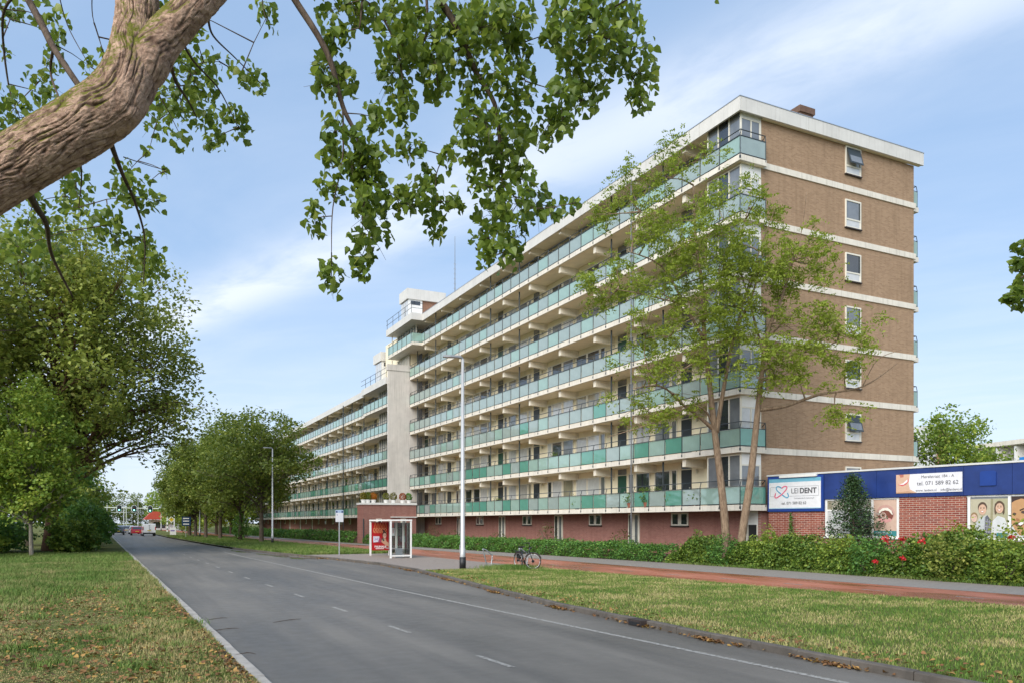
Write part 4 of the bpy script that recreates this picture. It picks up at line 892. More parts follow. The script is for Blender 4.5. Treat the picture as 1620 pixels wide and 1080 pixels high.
# --- lime row on the right verge
limes = [(12.8, 82.3, 13.6, 5.2, 'nearest roadside lime with a full dark crown beside the lamp'), (12.0, 91.6, 12.6, 4.6, 'second roadside lime with ivy round its foot'), (11.1, 102.8, 14.6, 5.0, 'third roadside lime with a tall crown'), (10.0, 109, 13.4, 4.6, 'fourth roadside lime in the verge row'), (9.5, 118, 12.6, 4.8, 'fifth roadside lime in the verge row'), (9.2, 124, 11.6, 4.4, 'last roadside lime of the verge row')]
for i, (x, y, h, r, l) in enumerate(limes): tree(l, (x, y, .1), (x, y, h * .62), (r, r, h * .37), .22, 120, 110, .30, m_lf_lime, 70 + i, .27, group='roadside limes on the right verge', low=3.3, trunk_top=h * .8)
shrub('ivy clump round the foot of the second lime', (12.0, 91.4, .1), (.9, .9, 1.6), 900, .2, m_lf_shrub, 80)
for i, (x, y, h, r) in enumerate(((14.5, 140, 11, 5), (11.5, 158, 10, 4.6), (18, 150, 12, 5.5), (15, 176, 11, 5.5), (22, 165, 12, 6), (13.5, 205, 12, 6), (18, 224, 13, 6.5), (12.5, 262, 12, 6.5), (4, 285, 11, 6.5), (-5, 285, 12, 7), (-14, 270, 12, 6.5), (22, 270, 13, 8))):
    tree(['leafy tree behind the diamond sign', 'leafy tree beside the crossing behind the lime row', 'leafy tree between the low flats and the lime row', 'leafy tree near the right corner of the crossing', 'leafy tree close to the end of the low flats', 'leafy tree behind the signal gantry post', 'tall tree beyond the signal gantry post', 'yellowing tree beyond the red canopy building', 'dark tree closing the far end of the road', 'rounded dark tree at the far end of the road', 'dark tree left of the far end of the road', 'broad tree behind the red canopy building'][i], (x, y, .0), (x, y, h * .56), (r, r, h * .46), .25, 60, 75, .5, (m_lf_young if i in (0, 3, 5, 7) else m_lf_lime), 90 + i, .34, low=.8)
# tree behind the tall block
c = at(1500, 826, 72); tree('broad green tree behind the tall block and the blue band', (c.x, c.y, 0), (c.x, c.y, 7.4), (4.6, 4.6, 4.9), .25, 90, 110, .30, m_lf_young, 120, .3)
c = at(1545, 826, 84); tree('lower green tree in front of the distant white flats', (c.x, c.y, 0), (c.x, c.y, 5.2), (3.4, 3.4, 4.0), .2, 60, 90, .30, m_lf_big, 121, .32)

# --- robinias in the bed before the brick end
def Zr(x, y, d): return at(900 + x * .6111, 220 + y * .6111, d)
CLR = [(240,100,70),(320,60,60),(200,160,60),(330,160,80),(260,220,70),(300,260,80),(200,260,60),(380,250,70),(330,340,90),(250,340,70),(180,380,50),(120,340,40),(100,420,40),(60,380,30),(400,350,70),(270,430,80),(350,420,70),(420,430,60),(200,480,60),(280,520,80),(250,590,80),(200,620,70),(180,680,50),(320,600,70),(280,660,70),(230,720,40),(450,310,60),(470,380,60),(500,440,60),(540,420,60),(580,400,60),(560,320,60),(620,310,60),(660,340,50),(600,280,50),(560,480,60),(600,560,70),(660,560,60),(700,500,50),(740,500,30),(720,590,40),(690,720,40),(540,620,60),(600,620,50),(500,550,60),(470,620,50),(640,500,40),(420,200,60),(480,170,50),(520,200,40),(150,150,50),(90,200,30)]
CLR += [(310,300,60),(370,310,60),(300,380,60),(390,400,60),(310,470,60),(370,480,60),(320,540,60),(360,560,50),(430,270,50),(440,360,50),(500,330,50),(540,360,50),(520,490,50),(560,540,50),(270,300,60),(240,400,60),(420,520,50)]
def robinia(label, trunk, limbs, clumps, seed):
    rg, rs = random.Random(seed), np.random.RandomState(seed)
    pts = [Zr(*p) for p in trunk]; base = Vector((pts[0].x, pts[0].y, .1))
    t = thing('robinia_tree', label, 'tree', tuple(base)); w = MB()
    tr = [base] + pts[0:]
    n = len(tr); sm = spline([tuple(p) for p in tr], 5); w.tube(sm, [max(.035, .215 * (1 - .85 * i / len(sm))) for i in range(len(sm))], 10)
    nodes = [Vector(p) for p in sm[len(sm) // 3:]]
    for lb, r in limbs:
        q = spline([tuple(Zr(*p)) for p in lb], 5); w.tube(q, [max(.014, r * (1 - .85 * i / len(q))) for i in range(len(q))], 7); nodes += [Vector(p) for p in q[3:]]
    C, Rr, K = [], [], []
    for (x, y, r) in clumps:
        p = Zr(x, y, rg.uniform(33.2, 36.2)); C.append(p); R_ = r * .6111 * 35 / FPX
        nd = min(nodes, key=lambda q: (q - p).length + (0 if q.z < p.z + .3 else 1.5)); cv = curve(nd, p, rg, .08, 4); w.tube(cv, [.045, .034, .024, .016, .008], 5, False); nodes.append(cv[3])
        for _ in range(5):
            q = p + Vector((rg.gauss(0, 1), rg.gauss(0, 1), rg.gauss(.25, .7))) * R_ * .75; w.tube([cv[3], (cv[3] + q) / 2 + Vector((0, 0, .06)), q], [.012, .009, .004], 4, False)
            for _k in range(2): C.append(q + Vector((rg.gauss(0, .2), rg.gauss(0, .2), rg.gauss(0, .15)))); 
    P = []
    for c in C:                                   # pinnate sprays: leaflets in a row along a drooping stalk
        for _ in range(8):
            a = rg.uniform(0, 6.28); d = Vector((math.cos(a), math.sin(a), rg.uniform(-.9, .5))); o = c + Vector((rg.gauss(0, .15), rg.gauss(0, .15), rg.gauss(0, .2))); l = rg.uniform(.3, .5); s = d.cross(Vector((0, 0, 1))).normalized()
            for k in range(8): P.append(tuple(o + d * l * (k // 2) / 4 + s * (.055 if k % 2 else -.055) + Vector((0, 0, -.12 * (k / 8) ** 2))))
    w.build('trunk', m_bark_r, t, True)
    V, F = leaf_np(np.array(P) - np.array(base), .15, rs, LEAFR, .15); link('crown', np_mesh('crown', V, F, m_lf_rob), t); return t
robinia('slim pale trunked robinia before the corner bays, forking into upright limbs', [(406, 1020, 36.5), (395, 900, 36.4), (378, 760, 36.3), (365, 640, 36.0), (350, 500, 35.6), (345, 380, 35.2), (330, 280, 35), (322, 120, 34.8)],
        [([(382, 760, 36.3), (400, 650, 36), (430, 500, 35.6), (470, 420, 35.3), (505, 290, 35)], .12), ([(374, 750, 36.3), (340, 720, 36), (300, 690, 35.4), (240, 640, 34.6), (165, 645, 34.2)], .10), ([(350, 520, 35.6), (300, 430, 35), (240, 330, 34.5), (150, 290, 34.2)], .08), ([(372, 735, 36.3), (330, 690, 35.6), (200, 740, 34.8), (100, 770, 34.6)], .055), ([(300, 430, 35), (180, 400, 34), (60, 380, 33.8)], .04), ([(430, 500, 35.6), (480, 330, 35.4), (545, 150, 35.2)], .05)],
        [c for c in CLR if c[0] < 445], 131)
robinia('leaning pale trunked robinia before the brick end wall, with a long bare side limb', [(448, 1030, 35.9), (470, 880, 35.8), (485, 740, 35.6), (500, 600, 35.4), (515, 500, 35.2), (555, 400, 35), (580, 300, 34.8)],
        [([(490, 700, 35.6), (560, 690, 35.2), (650, 660, 34.8), (760, 640, 34.5), (850, 580, 34.4)], .10), ([(500, 600, 35.4), (570, 560, 35), (660, 540, 34.6), (740, 495, 34.4)], .07), ([(510, 520, 35.3), (600, 440, 35), (700, 430, 34.7)], .05), ([(760, 640, 34.5), (800, 570, 34.3), (862, 545, 34.2)], .025), ([(505, 560, 35.4), (470, 430, 35.6), (440, 300, 35.7), (470, 160, 35.6)], .06), ([(555, 400, 35), (600, 250, 34.9), (615, 140, 34.8)], .03)],
        [c for c in CLR if c[0] >= 445], 132)

# --- hedges and bed planting
def hedge(name, label, fx, y0, y1, wd, hf, n, size, mat, seed, cat='hedge', bump=.18, shape=LEAF4):
    rs = np.random.RandomState(seed); base = Vector((fx((y0 + y1) / 2) + wd / 2, (y0 + y1) / 2, .1)); t = thing(name, label, cat, tuple(base))
    ys = np.linspace(y0, y1, max(2, int((y1 - y0) / 1.0))); core = MB()
    for a, b in zip(ys, ys[1:]):
        h = min(hf(a), hf(b)) * .62
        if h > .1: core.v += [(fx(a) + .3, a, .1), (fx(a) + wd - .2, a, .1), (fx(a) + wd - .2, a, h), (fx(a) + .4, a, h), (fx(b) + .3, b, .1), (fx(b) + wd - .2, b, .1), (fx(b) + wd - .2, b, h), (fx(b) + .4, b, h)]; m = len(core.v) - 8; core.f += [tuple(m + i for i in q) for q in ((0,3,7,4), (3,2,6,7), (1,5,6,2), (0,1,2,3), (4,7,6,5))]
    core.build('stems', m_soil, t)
    y = rs.uniform(y0, y1, n); sel = rs.uniform(0, 1, n); X = np.zeros(n); Z = np.zeros(n)
    f = np.array([fx(v) for v in y]); h = np.array([hf(v) for v in y])
    lump = 1 + bump * (np.sin(y * 2.1 + seed) + .7 * np.sin(y * 5.3 + 2) + .5 * np.sin(y * .8 + 1)) / 1.5
    front = sel < .5
    Z = np.where(front, h * lump * rs.uniform(.02, 1, n), h * lump * (1 - .28 * rs.uniform(0, 1, n) ** 2) + rs.normal(0, .05, n))
    X = np.where(front, f + .10 + .22 * (Z / np.maximum(h, .1)) ** 2 + rs.normal(0, .07, n) + .12 * np.sin(y * 3.3 + Z * 4), f + .2 + (wd - .3) * rs.uniform(0, 1, n))
    P = np.stack([X, y, np.maximum(Z, .03) + .1], 1) - np.array(base)
    V, F = leaf_np(P, size, rs, shape, .4); link('foliage', np_mesh('foliage', V, F, mat), t); return t
hedge('low_hedge', 'long low clipped green hedge along the plum brick plinth', T(FF, .15), 32.2, 73.5, 2.2, lambda y: .80 + .08 * math.sin(y * .9), 42000, .11, m_lf_shrub, 201)
hedge('front_hedge', 'loose bright green shrub hedge under the robinias and the practice', T(FF, .35), 14.5, 32.0, 2.3, lambda y: (.88 + .2 * math.sin(y * .8) + .15 * math.sin(y * 2.3)) * (1.2 if y < 20 else 1) * min(1, .5 + (32 - y) * .4), 44000, .12, m_lf_hedge, 202, 'hedge', .30)
hedge('near_hedge', 'dark green shrub hedge continuing in front of the practice windows', T(FF, .45), 4, 14.5, 2.4, lambda y: 1.5 + .2 * math.sin(y), 20000, .12, m_lf_shrub, 203)
hedge('far_hedge', 'low hedge along the plinth of the low wing', T(FF, .6), 77.5, 165, 2.0, lambda y: .95 + .1 * math.sin(y), 16000, .2, m_lf_shrub, 204)
rgp = random.Random(4)
for i, (y, h) in enumerate(((71.8, 1.9), (66.5, 1.5), (48.9, 2.1), (39.6, 1.7), (57, 1.4))): shrub('wispy reddish bush against the plum plinth ' + ['beside the brick entrance hall', 'at the slot window nearest the entrance hall', 'at the slot window midway along', 'at the slot window by the tall downpipe', 'between two slot windows'][i], (27.2, y, .1), (.7, .8, h * .5), 260, .12, leafmat('wispy_leaves', [(0, (.05, .05, .02)), (.5, (.08, .09, .03)), (1, (.16, .06, .04))]), 210 + i, group='wispy bushes by the plinth')
shrub('tall bush before the practice windows between the posters', (27.35, 19.8, .1), (.9, 1.0, .8), 1500, .16, m_lf_hedge, 220); shrub('feathery rose bush before the family poster', (28.0, 18.5, .1), (1.0, 1.1, 1.05), 900, .13, m_lf_rob, 221, stems=14); shrub('feathery rose bush at the edge of the smiling face poster', (28.4, 16.6, .1), (1.0, 1.1, 1.05), 900, .13, m_lf_rob, 222, stems=14)
for i, (y, dx, r, h, m, q) in enumerate(((30.2, 1.0, .8, .75, m_lf_hedge, 'rounded light green shrub at the foot of the robinias'), (28.2, .7, .9, .7, m_lf_shrub, 'dark green shrub in the front hedge under the leaning robinia'), (26.2, 1.3, .9, .85, m_lf_young, 'yellow green shrub in the front hedge under the name sign'), (24.6, .8, .8, .72, m_lf_hedge, 'light green shrub in the front hedge before the holly'), (22.4, 1.2, .9, .75, m_lf_young, 'yellow green shrub in the front hedge beside the holly'), (20.6, .6, .8, .75, m_lf_shrub, 'dark green shrub in the front hedge before the brick pier'), (17.6, .8, 1.0, .8, m_lf_big, 'olive shrub in the front hedge before the family poster'), (15.6, .7, 1.0, .8, m_lf_young, 'yellow green shrub at the thinner end of the front hedge'))):
    shrub(q, (lerp(FF, y) + dx, y, .1), (r, r, h), 2600, .10, m, 260 + i, bump=.35)
# conical holly in front of the practice window
hb = Vector((28.0, 23.6, .1)); hol = thing('holly_tree', 'dark conical holly in front of the practice window', 'tree', tuple(hb)); rs = np.random.RandomState(5); rg = random.Random(5); w = MB().tube([hb, hb + Vector((0, 0, 3.9))], [.07, .015], 8); P = []
for i in range(70):
    z = .4 + 3.5 * (i / 70) ** .9; r = (2.1 * (1 - (z / 4.05) ** .92) + .06) * rg.uniform(.75, 1.15); a = i * 2.4; e = hb + Vector((r * math.cos(a), r * math.sin(a), z + .15)); w.tube([hb + Vector((0, 0, z)), e], [.02, .006], 5, False)
    for k in range(110): u = rg.random() ** .6; P.append(tuple(Vector((0, 0, z)).lerp(e - hb, u) + Vector((rg.gauss(0, .11), rg.gauss(0, .11), rg.gauss(0, .09)))))
w.build('trunk', m_bark, hol); V, F = leaf_np(np.array(P), .085, rs, LEAF4, .3); link('crown', np_mesh('crown', V, F, m_lf_conif), hol)
iv = thing('ivy_plant', 'narrow climbing ivy on the brick under the name sign', 'plant', (28.35, 27.4, .1)); P = []
for k in range(420): z = rg.uniform(0, 2.45); P.append((-.04 + .05 * rg.random() + (.13 * (1 - z / 2.6) + .02) * 0, rg.gauss(0, .17 * (1.15 - z / 2.45)), z))
V, F = leaf_np(np.array(P), .09, rs, LEAF4, .2); link('foliage', np_mesh('foliage', V, F, m_lf_shrub), iv); MB().tube([(28.37, 27.4, .1), (28.37, 27.4, 2.4)], .012, 5).build('stem', m_twig, iv)
# red roses
m_rose = M('red_petals', (.48, .012, .015), .5, .2, 20)
for i, (px, py, d, r) in enumerate(((1402, 851, 27.8, .15), (1428, 852, 27.6, .11), (1459, 855, 27.2, .10), (1600, 849, 25.4, .11), (1384, 887, 27.0, .08), (1428, 882, 27.0, .07))):
    c = at(px, py, d); ro = thing('rose_head', ['largest red rose cluster, below the open mouth picture', 'red rose cluster between the open mouth picture and the brick pier', 'small red rose cluster below the brick pier', 'red rose cluster below the smiling face picture', 'low red rose in the hedge under the largest cluster', 'low red rose in the hedge under the brick pier'][i], 'flower', (c.x, c.y, c.z - .3), 0, 'red roses in the front hedge'); q = np.array([(rg.gauss(0, r * .55), rg.gauss(0, r * .55), .3 + rg.gauss(0, r * .35)) for _ in range(46)])
    V, F = leaf_np(q, .085, rs, LEAF4, .3); link('petals', np_mesh('petals', V, F, m_rose), ro); MB().tube([(0, 0, 0), (0, 0, .3)], .008, 5).build('stem', m_twig, ro, local=True)
# pots on the entrance hall coping, pots on the galleries
pots = [(21.3, (.20, .16, .02), 'yellow green'), (21.75, (.13, .17, .02), 'light green'), (22.3, (.42, .15, .02), 'orange'), (23.6, (.16, .16, .03), 'olive'), (24.35, (.14, .13, .02), 'pointed olive'), (25.3, (.34, .08, .03), 'rust red'), (25.95, (.07, .20, .02), 'bright green')]
for i, (x, c, nm) in enumerate(pots):
    t = thing('plant_pot', nm + ' bush in a white pot on the entrance hall coping', 'plant pot', (x, 75.3, 4.06), 0); MB().tube([(0, 0, 0), (0, 0, .3)], [.2, .27], 12).build('pot', m_white, t, local=True)
    q = rs.normal(size=(420, 3)); q /= np.linalg.norm(q, axis=1, keepdims=True); q *= rs.uniform(.5, 1, (420, 1)) ** .5 * np.array([.36, .36, .40 if 'point' not in nm else .46]); q[:, 2] += .62; V, F = leaf_np(q, .11, rs, LEAF4, .3); link('plant', np_mesh('plant', V, F, leafmat('pot_leaves', [(0, dim(c, .5)), (1, dim(c, 1.3))])), t)
for i, (y, k, dx) in enumerate(((33.0, 1, .35), (32.4, 1, .3), (34.6, 1, .35), (36.6, 1, .1), (38.2, 1, .1), (44.5, 1, .3), (61, 2, .3), (66.2, 2, .35))):
    t = thing('gallery_pot', ['leafy terracotta pot on the lowest gallery closest to the corner bay', 'leafy terracotta pot on the lowest gallery inside the corner bay', 'leafy terracotta pot on the lowest gallery by the first door from the corner', 'leafy terracotta pot on the lowest gallery between two windows near the robinias', 'leafy terracotta pot on the lowest gallery near the tall downpipe', 'leafy terracotta pot midway along the lowest gallery', 'leafy terracotta pot midway along the second gallery', 'leafy terracotta pot on the second gallery towards the stair tower'][i], 'plant pot', (XG + dx, y, zt(k) + .002), 0, 'potted plants on the galleries'); MB().tube([(0, 0, 0), (0, 0, .28)], [.13, .18], 12).build('pot', M('terracotta', (.28, .10, .06), .8), t, local=True)
    q = rs.normal(size=(160, 3)) * np.array([.16, .16, .24]); q[:, 2] = np.abs(q[:, 2]) + .3; V, F = leaf_np(q, .11, rs, LEAF4, .3); link('plant', np_mesh('plant', V, F, m_lf_hedge), t)
for i, (y, k) in enumerate(((35.6, 1), (36.5, 1), (37.1, 1), (56.2, 1), (47.2, 2))):
    t = thing('hanging_pot', ['plum flower pot hung on the lowest rail right beside the slim robinia', 'second plum flower pot on the lowest rail from the slim robinia', 'third plum flower pot on the lowest rail, next to the tall downpipe', 'plum flower pot hung alone midway along the lowest rail', 'plum flower pot hung alone on the second gallery rail'][i], 'flower pot', (XG + .12, y, zt(k) + .72), 0, 'pots hung on the gallery rails'); MB().tube([(0, 0, 0), (0, 0, .2)], [.08, .12], 10).build('pot', M('plum_pot', (.13, .04, .06), .7), t, local=True); MB().box(-.13, -.06, -.02, .02, .14, .2).build('hook', m_railm, t, local=True)
    q = rs.normal(size=(110, 3)) * np.array([.13, .13, .12]); q[:, 2] = np.abs(q[:, 2]) + .2; V, F = leaf_np(q, .07, rs, LEAF4, .3); link('plant', np_mesh('plant', V, F, m_lf_hedge), t)
t = thing('garden_chair', 'small olive garden chair on the second gallery', 'chair', (XG + .7, 33.0, zt(2) + .002)); m_ch = M('olive_paint', (.22, .19, .05), .6)
MB().box(-.22, .22, -.22, .22, .42, .46).build('seat', m_ch, t, local=True); MB().box(-.22, .22, -.24, -.2, .46, .86).build('backrest', m_ch, t, local=True)
for sx in (-.2, .17):
    for sy in (-.22, .19): MB().box(sx, sx + .03, sy, sy + .03, 0, .419).build('leg', m_ch, t, local=True)

# --- street tree standing beside the frame on the right, one bough reaching in
tb = thing('plane_tree', 'street plane tree whose leafy bough reaches over the right verge', 'tree', (16.6, 7.6, .1)); rg = random.Random(8); rs = np.random.RandomState(8)
w = MB().tube(spline([(16.6, 7.6, .0), (16.6, 7.6, 2.5), (16.75, 7.5, 5.5), (17.1, 7.2, 8.5)], 5), [.2 * (1 - .045 * i) for i in range(16)], 12); C = []
bough = [Vector((16.72, 7.52, 5.0)), at(1720, 440, 14.6), at(1650, 425, 14.6), at(1615, 440, 14.6)]; w.tube(spline([tuple(p) for p in bough], 5), [.06 * (1 - .05 * i) for i in range(16)], 7)
for (px, py, r) in ((1617, 392, .22), (1612, 418, .2), (1608, 470, .24), (1616, 450, .22), (1600, 474, .14), (1625, 480, .26), (1622, 430, .26), (1640, 410, .35), (1650, 460, .4), (1680, 440, .45)): C.append((at(px, py, 14.6 + rg.uniform(-.3, .3)), r))
for i in range(46): a = rg.uniform(0, 6.28); e = Vector((17.6 + 2.0 * math.cos(a) * rg.random(), 6.2 + 2.0 * math.sin(a) * rg.random(), rg.uniform(5.5, 10.5))); C.append((e, .6)); w.tube(curve((16.9, 7.3, e.z - 1.2), e, rg, .1), [.05, .04, .03, .02, .014, .008], 5, False)
for p, r in C[:10]: w.tube([bough[2], (bough[2] + p) / 2 + Vector((0, 0, .05)), p], [.014, .01, .005], 5, False)
w.build('trunk', m_bark, tb, True); P = leaf_cloud([tuple(p) for p, r in C], [r for p, r in C], [34 if r < .5 else 60 for p, r in C], rs); V, F = leaf_np(P - np.array((16.6, 7.6, .1)), .13, rs, LEAF6, .3, .4); link('crown', np_mesh('crown', V, F, m_lf_pop), tb)['kind'] = 'stuff'
# ------------------------------------------------------------------ the overhanging poplar beside the camera
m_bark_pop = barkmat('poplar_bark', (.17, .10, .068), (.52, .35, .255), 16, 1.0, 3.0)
pb = at(-470, 826, 4.9); pop = thing('poplar_tree', 'huge leaning poplar with furrowed bark whose hanging leafy boughs frame the sky', 'tree', (pb.x, pb.y, .03))
FUR = []
def vnoise(u, v, nu, nv, rs):                      # value noise, periodic in u
    g = rs.uniform(-1, 1, (nu, nv + 2)); x = u * nu; y = v * nv; i = np.floor(x).astype(int); j = np.clip(np.floor(y).astype(int), 0, nv); fx, fy = x - i, y - j; fx, fy = fx*fx*(3-2*fx), fy*fy*(3-2*fy); i0, i1 = i % nu, (i + 1) % nu; j1 = np.minimum(j + 1, nv + 1)
    return (g[i0, j] * (1-fx) + g[i1, j] * fx) * (1-fy) + (g[i0, j1] * (1-fx) + g[i1, j1] * fx) * fy
def bark_tube(pts, rad, nu, nv, seed, amp, knob=None):        # a limb with furrows cut into its surface
    rs = np.random.RandomState(seed); c = np.array(spline([tuple(p) for p in pts], 12)); r = np.array([q[0] for q in spline([(x, 0.) for x in rad], 12)])
    s = np.concatenate([[0], np.cumsum(np.linalg.norm(np.diff(c, axis=0), axis=1))]); L = s[-1]; q = np.linspace(0, L, nv); C = np.stack([np.interp(q, s, c[:, k]) for k in range(3)], 1); Rr = np.interp(q, s, r)
    tg = np.gradient(C, axis=0); tg /= np.linalg.norm(tg, axis=1, keepdims=True); fr = np.array([SN, CS, 0.]); n1 = fr - (tg @ fr)[:, None] * tg; n1 /= np.linalg.norm(n1, axis=1, keepdims=True); n2 = np.cross(tg, n1)
    U, Vv = np.meshgrid(np.arange(nu) / nu, np.linspace(0, 1, nv)); w = vnoise(U, Vv, 6, int(L * 5), rs) * .035; per = 2 * math.pi * Rr.mean()
    nfur = max(6, int(per / .036)); k1 = vnoise((U + w) % 1, Vv, nfur, int(L * 3.4), rs); k2 = vnoise((U + w * 1.5) % 1, Vv, nfur * 2, int(L * 10), rs); k3 = vnoise(U, Vv, nfur * 4, int(L * 60), rs); lo = vnoise(U, Vv, 3, max(2, int(L * 2)), rs)
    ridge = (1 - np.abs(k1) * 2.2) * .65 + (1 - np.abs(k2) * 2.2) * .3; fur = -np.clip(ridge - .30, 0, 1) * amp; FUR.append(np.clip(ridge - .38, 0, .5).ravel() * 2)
    D = Rr[:, None] * (1 + .06 * lo) + fur + .0035 * k3; a = 2 * math.pi * U
    V = C[:, None, :] + D[..., None] * (np.cos(a)[..., None] * n1[:, None, :] + np.sin(a)[..., None] * n2[:, None, :])
    if knob is not None: kk = np.array(knob); dv = kk - V; ds = np.linalg.norm(dv, axis=2, keepdims=True); V = V + dv * .75 * np.exp(-(ds / .14) ** 2)
    idx = np.arange(nu * nv).reshape(nv, nu); F = np.stack([idx[:-1], np.roll(idx, -1, 1)[:-1], np.roll(idx, -1, 1)[1:], idx[1:]], -1).reshape(-1, 4)
    return V.reshape(-1, 3), F
O = np.array((pb.x, pb.y, .03))
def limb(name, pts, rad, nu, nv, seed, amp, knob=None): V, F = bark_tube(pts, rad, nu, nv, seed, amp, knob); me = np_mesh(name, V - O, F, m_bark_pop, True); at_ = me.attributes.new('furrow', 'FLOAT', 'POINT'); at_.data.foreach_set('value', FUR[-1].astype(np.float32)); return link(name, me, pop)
pr_ = lambda px, d: px / FPX * d
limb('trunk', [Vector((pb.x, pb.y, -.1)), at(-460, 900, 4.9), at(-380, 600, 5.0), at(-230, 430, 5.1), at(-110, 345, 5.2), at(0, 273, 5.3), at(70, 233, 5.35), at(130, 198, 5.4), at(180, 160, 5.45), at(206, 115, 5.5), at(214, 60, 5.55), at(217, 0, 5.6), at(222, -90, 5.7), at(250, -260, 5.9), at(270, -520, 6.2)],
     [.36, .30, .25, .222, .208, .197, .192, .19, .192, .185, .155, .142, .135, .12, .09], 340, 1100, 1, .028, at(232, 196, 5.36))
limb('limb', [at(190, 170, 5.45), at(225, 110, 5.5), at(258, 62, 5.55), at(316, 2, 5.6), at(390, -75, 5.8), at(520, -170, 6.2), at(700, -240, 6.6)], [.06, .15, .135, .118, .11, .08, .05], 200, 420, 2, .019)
# smaller boughs (thin wood)
wood = MB(); nodes = []
def bough(pts, r0, r1):
    q = spline([tuple(p) for p in pts], 6); n = len(q); wood.tube(q, [r0 + (r1 - r0) * i / (n - 1) for i in range(n)], 7); nodes.extend([Vector(p) for p in q])
Q2 = lambda x, y, d: at(440 + x * .4444, y * .4444, d)
Q1 = lambda x, y, d: at(x * .4444, y * .4444, d)
bough([at(390, -75, 5.8), at(430, -60, 5.9), Q2(60, 0, 6.0), Q2(175, 190, 6.0), Q2(230, 380, 6.1), Q2(285, 500, 6.15), Q2(300, 640, 6.2), Q2(300, 800, 6.2)], .035, .006)
bough([at(520, -170, 6.2), at(620, -110, 6.3), Q2(575, 0, 6.4), Q2(650, 120, 6.4), Q2(700, 250, 6.5), Q2(770, 370, 6.5), Q2(790, 520, 6.6), Q2(800, 660, 6.6), Q2(820, 820, 6.6)], .04, .006)
bough([at(700, -240, 6.6), at(860, -180, 6.8), at(930, -60, 6.9), Q2(1120, 40, 6.9), Q2(1200, 160, 6.9), Q2(1270, 290, 6.9)], .035, .006); bough([at(860, -180, 6.8), Q2(1020, 20, 6.9), Q2(1040, 200, 6.8), Q2(990, 400, 6.8)], .02, .005)
bough([Q2(300, 0, 6.2), Q2(370, 60, 6.3), Q2(430, 200, 6.3), Q2(450, 380, 6.3)], .014, .004); bough([Q2(300, -120, 6.2), Q2(300, 0, 6.2), Q2(290, 100, 6.2)], .018, .006); bough([at(520, -170, 6.2), Q2(300, -120, 6.2)], .03, .018)
bough([Q2(520, -100, 6.5), Q2(530, 100, 6.5), Q2(480, 240, 6.5)], .015, .004); bough([at(620, -110, 6.3), Q2(520, -100, 6.5)], .02, .015); bough([at(700, -240, 6.6), Q2(800, -100, 6.5), Q2(830, 60, 6.5), Q2(870, 240, 6.5)], .02, .005)
bough([Q2(230, 380, 6.1), Q2(230, 560, 6.1), Q2(195, 740, 6.1), Q2(190, 900, 6.1)], .008, .003); bough([Q2(790, 520, 6.6), Q2(650, 500, 6.5), Q2(570, 600, 6.5), Q2(560, 720, 6.5)], .008, .003); bough([Q2(800, 660, 6.6), Q2(900, 740, 6.5), Q2(1050, 725, 6.4)], .007, .003)
bough([Q1(80, -40, 6.4), Q1(150, 90, 6.2), Q1(190, 170, 6.0), Q1(285, 312, 5.75)], .03, .022); bough([at(222, -90, 5.7), Q1(180, -130, 6.6), Q1(80, -40, 6.4)], .04, .03); bough([Q1(80, -40, 6.4), Q1(10, 60, 7), Q1(30, 300, 7.4), Q1(70, 420, 7.4)], .015, .004); bough([Q1(190, 170, 6.0), Q1(180, 260, 6.2), Q1(210, 350, 5.9)], .012, .006); bough([Q1(330, -60, 6.6), Q1(330, 60, 6.8), Q1(370, 190, 6.8)], .005, .003); bough([Q1(200, -60, 6.6), Q1(240, 90, 6.8), Q1(310, 220, 6.8)], .005, .003); bough([at(222, -90, 5.7), Q1(330, -60, 6.6), Q1(200, -60, 6.6)], .012, .005)
bough([Q1(560, 200, 5.7), Q1(600, 205, 5.8), Q1(625, 290, 6.2), Q1(670, 360, 6.6), Q1(700, 420, 6.8)], .02, .005); bough([Q1(640, 130, 5.7), Q1(690, 220, 6.4), Q1(780, 320, 7), Q1(840, 440, 7.2)], .012, .003); bough([Q1(740, 60, 5.7), Q1(760, 130, 6.4), Q1(840, 210, 7), Q1(940, 310, 7.2)], .01, .003)
bough([Q1(385, 480, 5.5), Q1(405, 540, 5.8), Q1(440, 630, 6.2), Q1(480, 720, 6.6), Q1(515, 850, 7), Q1(510, 1010, 7.2)], .022, .004); bough([Q1(90, 660, 5.35), Q1(130, 740, 5.8), Q1(165, 800, 6.2), Q1(185, 910, 6.6), Q1(260, 1060, 7)], .03, .008); bough([Q1(285, 560, 5.5), Q1(290, 640, 6.0), Q1(280, 740, 6.2)], .008, .003); bough([Q1(440, 560, 5.7), Q1(530, 590, 6.2), Q1(600, 610, 6.4)], .004, .002); bough([at(420, -70, 6.3), at(415, 0, 6.5), at(422, 35, 6.5)], .006, .003); bough([at(390, -75, 5.8), at(420, -70, 6.3)], .012, .006)
